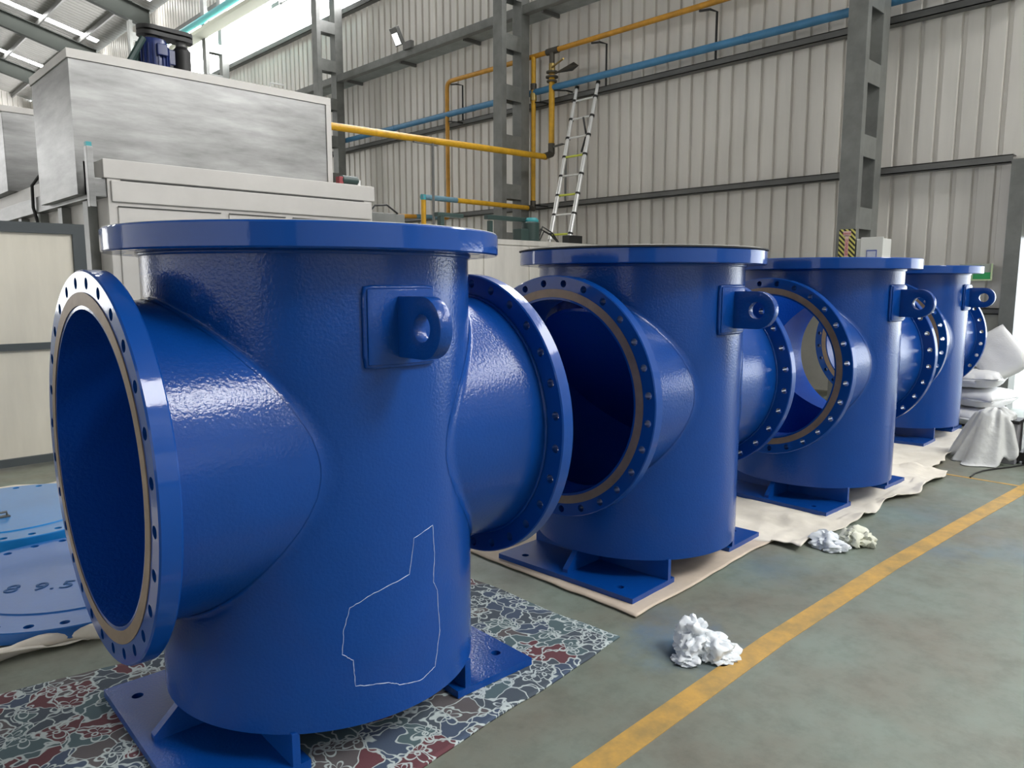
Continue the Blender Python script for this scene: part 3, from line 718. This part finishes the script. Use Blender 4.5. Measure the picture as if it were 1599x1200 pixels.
# ---------------------------------------------------------------- booth and oven units behind
def panel_box(t, x0, x1, y0, y1, z0, z1, m):
    return part(MB().box(x0, x1, y0, y1, z0, z1), 'casing', m, t, bevel=.006)
ov = empty('drying_oven', (3.8, 9, 0), 'pale panelled oven body behind the nearest vessel, below the shiny hood', 'industrial oven')
panel_box(ov, 2.33, 5.33, 8.0, 14.2, 0, 2.78, 'cream')
part(MB().box(2.30, 5.36, 7.985, 8.01, 2.62, 2.80).box(2.30, 2.34, 8.012, 14.2, 2.62, 2.795), 'top_rail', 'cream', ov, bevel=.006)
part(MB().box(2.36, 5.30, 7.975, 8.0, 2.40, 2.60), 'upper_panel', 'cream', ov, bevel=.008)
x = 2.36
for k, w in enumerate((1.08, .72, .56, .52)):
    part(MB().box(x + .05, x + w - .02, 7.985, 8.002, 1.0, 2.36), 'wall_panel', 'cream', ov, bevel=.01); part(MB().box(x + .05, x + w - .02, 7.975, 7.99, 2.352, 2.362), 'seam_strip', 'seam', ov); x += w + .02
part(MB().box(2.45, 5.2, 7.975, 7.99, 2.605, 2.613), 'seam_strip', 'seam', ov)
# left side: bright rail, posts
part(MB().box(2.225, 2.329, 8.02, 14.2, 2.44, 2.618), 'side_rail', 'galv', ov, bevel=.006)
y = 8.35
while y < 13.8:
    part(MB().box(2.24, 2.329, y, y + .16, 0, 2.43), 'side_post', 'steel_dark', ov, bevel=.004); y += .95
part(MB().box(2.165, 2.222, 7.98, 8.06, 2.34, 2.90), 'upright_bracket', 'galv', ov, bevel=.004)
part(MB().box(2.17, 2.217, 7.99, 8.05, 2.90, 2.94), 'bracket_cap', 'teal', ov)

hd = empty('exhaust_hood', (3.5, 9, 2.8), 'shiny galvanised hood box on the oven, carrying the blue motor', 'hood')
part(MB().box(2.15, 4.95, 8.3, 9.75, 2.80, 3.82).box(2.15, 2.215, 8.301, 9.75, 2.48, 2.80), 'casing', 'galv', hd)
fr = MB()
for a in ((2.135, 4.965, 8.285, 8.298, 3.75, 3.835), (2.135, 4.965, 9.752, 9.765, 3.75, 3.835), (2.135, 2.148, 8.2985, 9.7515, 3.75, 3.835), (4.952, 4.965, 8.2985, 9.7515, 3.75, 3.835), (4.90, 4.965, 8.285, 8.298, 2.80, 3.749)): fr.box(*a)
part(fr, 'edge_trim', 'cream', hd)
part(MB().tube([(4.25, 8.4, 3.83), (4.25, 8.4, 3.91), (4.42, 8.4, 3.91), (4.42, 8.4, 3.83)], .008, 8), 'lifting_handle', 'alu', hd)
h2 = empty('exhaust_hood', (3.2, 12.2, 2.8), 'second galvanised hood at the far left edge, behind the shiny hood', 'hood')
part(MB().box(2.2, 4.9, 11.6, 13.3, 2.80, 3.85), 'casing', 'galv', h2, bevel=.006)
part(MB().box(2.19, 4.91, 11.585, 11.598, 3.79, 3.865).box(2.185, 2.198, 11.5985, 13.31, 3.79, 3.865), 'edge_trim', 'cream', h2)
tag(MB().tube([(2.24, 10.35, 2.3), (2.2, 10.35, 2.5), (2.2, 10.32, 2.75), (2.26, 10.2, 2.86), (2.34, 10.1, 2.84)], .018, 8).obj('hose', 'black', smooth=60), 'short black hose curving over the side rail of the oven', 'hose')

# fan drive on the hood
fd = empty('fan_drive', (3.1, 8.8, 3.82), 'blue electric motor with black belt guard on the shiny hood', 'motor')
part(MB().lathe([(.12, 3.82), (.12, 3.86), (.145, 3.87), (.145, 4.16), (.13, 4.2), (.06, 4.21)], (3.10, 8.75, 0), 'Z', 32), 'motor_body', 'motorblue', fd, smooth=30)
fins = MB()
for k in range(20):
    a = 2 * PI * k / 20; fins.box(.14, .158, -.006, .006, 3.9, 4.14, Matrix.Translation((3.10, 8.75, 0)) @ Matrix.Rotation(a, 4, 'Z'))
part(fins, 'cooling_fins', 'motorblue', fd)
part(MB().box(3.08, 3.19, 8.57, 8.62, 4.02, 4.14), 'terminal_box', 'motorblue', fd, bevel=.01)
part(MB().box(3.22, 3.34, 8.72, 8.85, 3.98, 4.14), 'mount_block', 'motorblue', fd, bevel=.01)
sl = []
for k in range(25):
    a = PI / 2 + PI * k / 24; sl.append((3.06 + .12 * math.cos(a), 8.75 + .12 * math.sin(a)))
for k in range(25):
    a = -PI / 2 + PI * k / 24; sl.append((3.42 + .10 * math.cos(a), 8.75 + .10 * math.sin(a)))
part(MB().prism(sl, 4.235, 4.275), 'belt_guard', 'black', fd); part(MB().prism(sl, 4.295, 4.335), 'belt_guard', 'black', fd)
part(MB().lathe([(.07, 4.2), (.07, 4.3)], (3.10, 8.75, 0), 'Z', 20).lathe([(.06, 4.1), (.06, 4.3)], (3.4, 8.75, 0), 'Z', 20), 'pulley_shaft', 'girt', fd, smooth=30)
part(MB().lathe([(.13, 3.82), (.13, 3.85), (.09, 3.9), (.09, 4.15), (.05, 4.2)], (3.40, 8.75, 0), 'Z', 28), 'bearing_housing', 'black', fd, smooth=30)
part(MB().tube([(2.78, 8.62, 3.85), (2.97, 8.66, 4.18)], .035, 8).tube([(2.9, 8.75, 3.85), (2.95, 8.75, 4.15)], .03, 8), 'brace', 'motorgreen', fd, smooth=30)
part(MB().box(2.74, 3.0, 8.55, 8.95, 3.822, 3.85), 'base_plate', 'motorgreen', fd)

sm = empty('gear_motor', (5.05, 8.12, 2.8), 'small dark grey motor lying on the right end of the oven top', 'motor')
part(MB().lathe([(.03, 4.98), (.055, 5.0), (.055, 5.2), (.04, 5.22)], (0, 8.14, 2.865), 'X', 20), 'motor_body', 'motorgreen', sm, smooth=30)
part(MB().box(4.94, 5.0, 8.10, 8.18, 2.80, 2.9), 'gearbox', 'redp', sm, bevel=.006)
part(MB().box(5.2, 5.24, 8.1, 8.18, 2.80, 2.88), 'end_bracket', 'alu', sm)

lw = empty('low_booth', (7.8, 9, 0), 'long low cream booth running behind the vessels, below the ladder', 'industrial booth')
panel_box(lw, 5.4, 10.15, 8.15, 10.1, 0, 2.25, 'creamdirty')
part(MB().box(5.38, 10.17, 8.13, 8.16, 2.19, 2.265), 'top_rail', 'creamdirty', lw)
for k in range(5): part(MB().box(5.45 + .93 * k, 6.33 + .93 * k, 8.135, 8.152, .1, 2.17), 'wall_panel', 'creamdirty', lw, bevel=.006)
part(MB().box(5.41, 5.97, 8.2, 8.8, 2.25, 2.52), 'junction_cover', 'steel_dark', lw, bevel=.01)
part(MB().tube([(5.42, 8.19, 2.52), (5.5, 8.19, 2.60), (5.68, 8.19, 2.62), (5.85, 8.19, 2.52)], .012, 8), 'cable_loop', 'black', lw, smooth=60)

m2 = empty('gear_motor', (8.9, 9.0, 2.25), 'dark green motor with teal cap on the low booth beside the ladder', 'motor')
part(MB().lathe([(.17, 2.25), (.17, 2.32), (.15, 2.33), (.15, 2.60), (.12, 2.62)], (8.93, 8.8, 0), 'Z', 28), 'motor_body', 'motorgreen', m2, smooth=30)
part(MB().lathe([(.115, 2.62), (.115, 2.65), (.08, 2.69), (.01, 2.695)], (8.96, 8.8, 0), 'Z', 28), 'fan_cap', 'teal', m2, smooth=40)
part(MB().box(8.62, 8.8, 8.7, 8.9, 2.25, 2.5), 'gearbox', 'motorgreen', m2, bevel=.02)
bg = empty('belt_arm', (8.2, 8.9, 2.25), 'dark horizontal arm on a short post left of the teal capped motor', 'machine arm')
part(MB().box(8.08, 8.14, 8.85, 8.92, 2.25, 2.6), 'post', 'motorgreen', bg)
part(MB().box(8.02, 8.92, 8.84, 8.93, 2.62, 2.69, ), 'arm', 'motorgreen', bg, bevel=.01)
bg2 = empty('belt_arm', (7.2, 8.9, 2.25), 'dark horizontal arm just above the rim of the nearest vessel', 'machine arm')
part(MB().box(7.0, 7.5, 8.8, 8.9, 2.60, 2.66), 'arm', 'motorgreen', bg2, bevel=.01); part(MB().box(7.05, 7.12, 8.8, 8.88, 2.25, 2.6), 'post', 'motorgreen', bg2)
cb = MB()
for k, (a, h) in enumerate(((0, .26), (.03, .18), (-.05, .22))):
    cb.tube([(9.1 + a, 8.8, 2.3), (9.2 + a, 8.78, 2.3 + h), (9.4 + a, 8.74, 2.28 + h * .7), (9.58, 8.72, 2.265)], .012, 8)
tag(cb.obj('cable_bundle', 'black', smooth=60), 'black cables looping from the teal capped motor to the ladder foot', 'cables')
bb = empty('terminal_box', (9.93, 8.75, 2.25), 'small black box on the low booth at the ladder foot', 'box')
part(MB().box(9.75, 10.1, 8.68, 8.83, 2.268, 2.44), 'box', 'black', bb); part(MB().box(9.73, 10.12, 8.66, 8.85, 2.251, 2.268), 'foot', 'black', bb)

# ladder: telescopic, leaning on the upper rail
ld = empty('telescopic_ladder', (9.95, 9.15, 2.26), 'aluminium telescopic ladder with some lime rungs leaning on the ribbed wall', 'ladder')
L0, L1 = Vector((9.95, 9.34, 2.262)), Vector((11.06, 9.68, 5.27)); R0, R1 = Vector((9.95, 8.88, 2.262)), Vector((11.06, 9.17, 5.27))
for a, b in ((L0, L1), (R0, R1)):
    pts = [a.lerp(b, .045 + .955 * k / 9) for k in range(10)]
    part(MB().tube(pts, [.030 + .0016 * k for k in range(10)][::-1], 14), 'stile', 'alu', ld, smooth=40)
    part(MB().tube([a, a.lerp(b, .05)], .02, 12), 'foot', 'alu', ld, smooth=40); part(MB().tube([b.lerp(a, .012), b + (b - a) * .004], .04, 12), 'end_cap', 'black', ld, smooth=40)
for k in range(8):
    t = .075 + .119 * k; a, b = L0.lerp(L1, t), R0.lerp(R1, t)
    rg = part(MB().tube([a, b], .019, 10), 'rung', 'lime' if k in (0, 2, 4) else 'alu', ld, smooth=40)
    if k in (0, 2, 4): rg['label'] = 'lime green rung'
    for q, d in ((a, L1 - L0), (b, R1 - R0)):
        d = d.normalized(); part(MB().tube([q - d * .018, q + d * .018], .047, 12), 'collar', 'black', ld, smooth=40)
part(MB().tube([(10.75, 9.25, 4.62), (10.78, 9.2, 4.3), (10.7, 9.24, 4.0)], .02, 6), 'strap', 'black', ld, smooth=60)

# ---------------------------------------------------------------- pipes
def pipe(name, m, label, runs, r, cat='pipe', fittings=(), patches=()):
    t = empty(name, runs[0][0], label, cat)
    for pts in runs: part(MB().tube(pts, r, 16), 'pipe_run', m, t, smooth=40)
    for (a, b, rr, mm) in fittings: part(MB().tube([a, b], rr, 16), 'fitting', mm, t, smooth=40)
    for (a, b, rr, mm) in patches: part(MB().tube([a, b], rr, 16), 'painted_sleeve', mm, t, smooth=40)
    return t
pipe('water_pipe', 'bluepipe', 'long light blue pipe running the length of the ribbed wall', [[(11.02, DY1 + .2, 5.36), (11.02, 44, 5.36)]], .062,
     fittings=[((11.02, y - .05, 5.36), (11.02, y + .05, 5.36), .068, 'bluepipe') for y in (6.2, 12.6, 15.5, 19.0)])
pipe('gas_pipe', 'orange', 'orange gas main high on the wall dropping down at its left end', [[(11.02, DY1 + .2, 6.04)] + arc_pts((11.02, 12, 6.04), (11.02, 13.47, 6.06), (11.02, 13.47, 5.5), .16)[0:] + [(11.02, 13.47, 3.3)] + arc_pts((11.02, 13.47, 3.25), (11.02, 13.47, 3.1), (10.8, 13.47, 3.1), .08)[1:] + [(9.62, 13.47, 3.06)]], .047,
     fittings=[((11.02, 10.12, 6.04), (11.02, 10.42, 6.04), .062, 'fitting')], patches=[((10.7, 13.47, 3.097), (10.1, 13.47, 3.078), .05, 'sleeve')])
pipe('gas_pipe', 'yellow', 'yellow gas pipe with valve dropping beside the ladder, then crossing to the hood', [[(11.0, 10.27, 5.6), (11.0, 10.27, 4.3)], [(10.85, 10.27, 4.05), (4.99, 10.25, 3.94)]], .056,
     fittings=[((11.0, 10.27, 6.0), (11.0, 10.27, 5.78), .05, 'fitting'), ((11.0, 10.27, 5.8), (11.0, 10.27, 5.62), .062, 'brass'), ((11.0, 10.27, 5.66), (11.0, 10.27, 5.63), .11, 'fitting'), ((11.0, 10.27, 5.57), (11.0, 10.27, 5.54), .12, 'fitting'), ((11.0, 10.27, 5.49), (11.0, 10.27, 5.46), .10, 'fitting'),
               ((11.0, 10.27, 4.32), (11.0, 10.27, 4.12), .064, 'fitting'), ((11.01, 10.27, 4.13), (10.8, 10.27, 4.05), .064, 'fitting'), ((10.97, 10.25, 5.72), (10.75, 9.75, 5.74), .018, 'brass')])
pipe('gas_pipe', 'yellow', 'thinner yellow gas pipe dropping past the column, then running low to the booth', [[(11.0, 10.762, 6.02), (11.0, 10.762, 3.25)], [(10.9, 10.762, 3.12), (8.24, 10.762, 3.13)], [(8.24, 10.762, 3.10), (8.24, 10.762, 2.2)]], .045,
     fittings=[((11.0, 10.762, 5.52), (11.0, 10.762, 5.40), .06, 'fitting'), ((11.0, 10.762, 5.34), (11.0, 10.762, 5.20), .066, 'brass'), ((11.0, 10.762, 3.27), (11.0, 10.762, 3.10), .055, 'fitting'), ((11.02, 10.762, 3.12), (10.85, 10.762, 3.12), .055, 'fitting')],
     patches=[((9.0, 10.762, 3.128), (8.2, 10.762, 3.13), .047, 'sleeve'), ((8.24, 10.762, 3.17), (8.24, 10.762, 3.08), .049, 'teal')])
# valve cover flap by the valve
tag(MB().add([(10.98, 10.15, 5.62), (10.9, 9.75, 5.66), (10.75, 9.5, 5.63), (10.8, 9.42, 5.56), (10.95, 9.7, 5.55), (10.9, 10.1, 5.57)], [(0, 1, 2, 3, 4, 5)]).obj('rain_flap', 'fitting'), 'dark bent metal flap beside the gas valve', 'metal flap').modifiers.new('t', 'SOLIDIFY').thickness = .006
# brackets
def bracket(y, z_top, z_bot, label):
    t = MB().box(10.94, 11.04, y - .012, y + .012, z_top - .075, z_top - .055).box(10.94, 11.2, y - .17, y - .15, z_top - .075, z_top - .055)
    t = MB().tube([(11.02, y, z_top - .06), (10.98, y - .22, z_top - .1), (11.15, y - .24, z_top - .1), (11.15, y - .24, z_bot)], .020, 6)
    tag(t.obj('pipe_bracket', 'black'), label, 'bracket')
bracket(9.30, 6.03, 5.2, 'thin black bracket under the orange pipe right above the ladder')
bracket(7.05, 6.03, 5.2, 'thin black bracket under the orange pipe midway between ladder and right column')
bracket(13.33, 6.04, 5.2, 'thin black bracket at the left bend of the orange pipe')
def stub(x, y, z, label, L=.28): tag(MB().tube([(x, y, z), (x + .02, y - L, z - .05), (11.2, y - L, z - .05)], .016, 6).obj('pipe_clamp', 'black'), label, 'clamp')
stub(11.0, 10.2, 5.30, 'black clamp holding the thicker yellow drop pipe near the blue pipe'); stub(11.0, 10.80, 5.18, 'black clamp holding the thinner yellow drop pipe near the blue pipe')
stub(11.0, 13.4, 5.2, 'black clamp on the vertical leg of the orange pipe'); stub(11.0, 10.8, 3.2, 'black clamp at the foot of the thinner yellow drop pipe')
tag(MB().tube([(8.0, 10.17, 3.93), (8.0, 10.17, 2.25)], .022, 8).box(7.6, 8.1, 10.15, 10.19, 3.9, 3.92).obj('pipe_support', 'girt'), 'thin dark post propping the yellow pipe left of centre', 'pipe support')
tag(MB().tube([(10.99, 10.2, 4.25), (10.99, 9.98, 4.27), (11.05, 9.94, 4.27), (11.05, 9.94, 3.2)], .022, 6).obj('pipe_support', 'girt'), 'thin dark post beside the elbow of the thicker yellow pipe', 'pipe support')
# high service lines under the roof near the window band
tag(MB().box(9.85, 10.24, 19.6, 26.4, 9.24, 9.27).box(9.85, 9.87, 19.6, 26.4, 9.27, 9.36).box(10.22, 10.24, 19.6, 26.4, 9.27, 9.36).obj('cable_tray', 'ragcream'), 'pale tray running under the teal pipe at the top of the bright window', 'cable tray')
hb = MB(); 
for yy in (19.6, 20.9): hb.tube([(10.9, yy, 10.3), (10.9, yy, 9.55)], .02, 6).box(10.82, 10.98, yy - .22, yy + .22, 9.44, 9.56)
hb.tube([(10.9, 19.3, 9.5), (10.9, 21.3, 9.5)], .025, 6)
tag(hb.obj('light_fitting', 'steel_dark'), 'small grey twin fitting hanging in front of the bright window', 'light fitting')
tag(MB().tube([(10.05, 18.5, 9.68), (10.05, 27.0, 9.68)], .10, 12).obj('service_pipe', 'teal', smooth=40), 'dull teal pipe slanting across the top of the bright window', 'pipe')

# ---------------------------------------------------------------- hinged metal door leaf standing at left
pn = empty('metal_door_leaf', (1.2, 7.62, 0), 'tall dark framed sheet metal door leaf standing behind the cover discs', 'door leaf')
X0, X1, Z1 = .35, 2.0, 2.14
part(MB().box(X0, X1, 7.6, 7.66, .03, .10).box(X0, X1, 7.6, 7.66, Z1 - .09, Z1).box(X1 - .10, X1, 7.6, 7.66, .1, 1.04).box(X1 - .10, X1, 7.6, 7.66, 1.10, Z1 - .09).box(X0, X0 + .1, 7.6, 7.66, .1, 1.04).box(X0, X0 + .1, 7.6, 7.66, 1.1, Z1 - .09).box(X0, X1, 7.6, 7.66, 1.04, 1.10), 'frame', 'darkframe', pn)
part(MB().box(X0 + .06, X1 - .06, 7.63, 7.645, .06, 1.06).box(X0 + .06, X1 - .06, 7.63, 7.645, 1.08, Z1 - .05), 'sheet', 'leafsheet', pn)
part(MB().box(X0 + .1, X0 + .2, 7.5, 7.76, 0, .03).box(X1 - .2, X1 - .1, 7.5, 7.76, 0, .03), 'foot', 'darkframe', pn)

# ---------------------------------------------------------------- signs and boxes on the right column
sg = empty('warning_sign', (10.186, 4.155, 2.14), 'yellow and black striped warning sign with red lettering on the right column', 'sign')
MB().box(0, .012, -.105, .105, -.2, .19).obj('board', 'stripes', sg)
MB().box(-.004, 0, -.024, .024, -.2, .11).box(-.004, 0, -.05, .05, .10, .165).obj('red_panel', 'signpink', sg)
t1 = bpy.data.objects.new('lettering', text_mesh('DANGER', .052, 'signred', .001)); C.objects.link(t1); t1.parent = sg
t1.rotation_euler = Matrix(((0, 1, 0), (0, 0, 0), (0, 0, 0))).to_euler()
t1.matrix_local = Matrix(((0, 0, -1, -.006), (0, -1, 0, 0), (-1, 0, 0, -.05), (0, 0, 0, 1)))
t2 = bpy.data.objects.new('lettering', text_mesh('DANGER', .026, 'signred', .001)); C.objects.link(t2); t2.parent = sg
t2.matrix_local = Matrix(((0, 0, -1, -.006), (-1, 0, 0, 0), (0, 1, 0, .132), (0, 0, 0, 1)))
eb = empty('electrical_box', (10.3, 3.88, 2.0), 'white electrical cabinet with blue edged label beside the striped sign', 'electrical box')
part(MB().box(10.22, 10.55, 3.72, 4.045, 1.55, 2.20), 'casing', 'white', eb, bevel=.01)
part(MB().box(10.20, 10.219, 3.70, 3.98, 1.6, 2.215), 'door', 'white', eb, bevel=.006)
lb = part(MB().box(10.196, 10.2, 3.77, 3.90, 1.86, 2.05), 'label_plate', 'labelblue', eb); part(MB().box(10.193, 10.197, 3.78, 3.89, 1.875, 2.035), 'label_face', 'labelpale', eb)
ex = empty('exit_sign', (11.15, 2.9, 1.8), 'green exit sign with pale border on the wall behind the farthest vessel', 'sign')
part(MB().box(11.14, 11.155, 2.68, 3.06, 1.655, 1.87), 'back_plate', 'signgrey', ex)
part(MB().box(11.13, 11.14, 2.68, 3.06, 1.655, 1.672).box(11.13, 11.14, 2.68, 2.697, 1.673, 1.87).box(11.13, 11.14, 2.90, 3.06, 1.673, 1.735), 'border', 'lumi', ex)
part(MB().box(11.132, 11.14, 2.70, 2.895, 1.675, 1.76), 'green_panel', 'green', ex)
part(MB().box(11.15, 11.35, 2.9, 2.95, 1.78, 1.84), 'mount', 'girt', ex)

# ---------------------------------------------------------------- sacks, carton, hose reels and cable at the right edge
def sack_mesh(a, b, h, seed):
    bm = bmesh.new(); bmesh.ops.create_cube(bm, size=2); bmesh.ops.subdivide_edges(bm, edges=bm.edges, cuts=14, use_grid_fill=True)
    for v in bm.verts:
        x, y, z = v.co; e = max(abs(x), abs(y)); t = (1 - abs(x) ** 5) ** .5 * (1 - abs(y) ** 5) ** .5 if e < 1 else 0
        z2 = z * (.12 + .88 * t); q = Vector((x * 1.6 + seed, y * 1.6, z))
        v.co = Vector((x * a * (1 - .06 * y * y), y * b * (1 - .06 * x * x), z2 * h)) * (1 + .06 * noise.noise(q)) + Vector((0, 0, .10 * h * noise.noise(q * 2.5)))
    me = bpy.data.meshes.new('sack'); bm.to_mesh(me); bm.free(); me.polygons.foreach_set('use_smooth', [True] * len(me.polygons)); me.materials.append(M['sack']); return me
for i, (loc, rot, dims, lab) in enumerate([((9.95, 2.40, .10), (0, 0, .2), (.42, .30, .10), 'white woven sack at the bottom of the pile by the doorway'),
        ((9.98, 2.42, .31), (.03, 0, -.15), (.40, .29, .10), 'white woven sack lying second in the pile by the doorway'),
        ((9.96, 2.46, .52), (-.05, .04, .1), (.38, .27, .10), 'white woven sack lying third in the pile by the doorway'),
        ((10.02, 2.30, .80), (0, R(-62), .1), (.30, .24, .07), 'white woven sack standing upright on top of the pile')]):
    o = bpy.data.objects.new('woven_sack', sack_mesh(*dims, i * 3.1)); C.objects.link(o); o.location = loc; o.rotation_euler = rot
    if i == 3: o.rotation_euler = (Matrix.Rotation(R(-68), 4, 'Y') @ Matrix.Rotation(R(38), 4, 'Z')).to_euler()
    tag(o, lab, 'sack', 'white sacks piled by the doorway')
ct = empty('carton', (7.95, 1.72, 0), 'grey box half covered by a plastic bag at the right edge', 'box')
part(MB().box(7.80, 8.02, 1.58, 1.80, 0, .37), 'carton_body', 'greybox', ct, bevel=.006); part(MB().box(7.79, 8.03, 1.57, 1.81, .37, .40), 'lid', 'black', ct)
# plastic bag draped over the carton
bgm = MB(); n, mr = 90, 26
for i in range(mr + 1):
    for j in range(n):
        a = 2 * PI * j / n; t = i / mr; lf = math.cos(a - R(140)); w = max(0, min(1, (lf + .25) / .5))
        r = .015 + .12 * min(1, t * 2.2) + max(0, t - .45) * (.01 + .36 * w)
        fold = noise.noise(Vector((math.cos(a) * 3.4, math.sin(a) * 3.4, t * .7 + 2)))
        r *= 1 + (.08 + .40 * t * w) * fold + .05 * t * w * math.sin(a * 11)
        z = .485 - .05 * (t * 2.2) ** 2 if t < .45 else .435 - (t - .45) / .55 * (.10 + .34 * w) * (1 + .35 * fold)
        bgm.v.append((7.90 + r * math.cos(a) * 1.1, 1.77 + r * math.sin(a) * 1.15, max(.008, z + .02 * noise.noise(Vector((math.cos(a) * 3, math.sin(a) * 3, t * 4))))))
for i in range(mr):
    for j in range(n): bgm.f.append((i * n + j, i * n + (j + 1) % n, (i + 1) * n + (j + 1) % n, (i + 1) * n + j))
bgm.f.append(tuple(range(n)))
bo_ = tag(bgm.obj('plastic_bag', 'plasticbag', smooth=70), 'crinkled whitish plastic bag draped over the grey box', 'plastic bag'); bo_.modifiers.new('t', 'SOLIDIFY').thickness = .002
rl_ = empty('grinder', (8.0, 1.42, 0), 'red and black machine with stacked drums at the right edge of the photo', 'machine')
part(MB().lathe([(.09, 1.2), (.10, 1.22), (.10, 1.52), (.07, 1.56)], (8.0, 0, .44), 'Y', 28), 'upper_drum', 'girt', rl_, smooth=30)
part(MB().lathe([(.06, 1.15), (.09, 1.2), (.09, 1.5), (.06, 1.56)], (8.0, 0, .30), 'Y', 28), 'middle_drum', 'redp', rl_, smooth=30)
part(MB().lathe([(.06, 1.15), (.07, 1.2), (.07, 1.5), (.05, 1.54)], (8.0, 0, .18), 'Y', 28), 'lower_drum', 'redp', rl_, smooth=30)
part(MB().box(7.86, 8.14, 1.15, 1.58, .03, .11).box(7.9, 7.94, 1.5, 1.54, .1, .5).box(8.06, 8.1, 1.5, 1.54, .1, .5), 'frame', 'black', rl_, bevel=.008)
part(MB().box(7.88, 7.92, 1.2, 1.26, 0, .03).box(8.08, 8.12, 1.2, 1.26, 0, .03).box(7.88, 7.92, 1.48, 1.54, 0, .03).box(8.08, 8.12, 1.48, 1.54, 0, .03), 'foot', 'black', rl_)
pts = [(7.0 + .16 * k, 1.72 + .05 * math.sin(k * .9) - .03 * k, .008) for k in range(12)]
tag(MB().tube(pts, .007, 6).obj('power_cable', 'black', smooth=60), 'thin black cable lying on the floor near the plastic bag', 'cable')
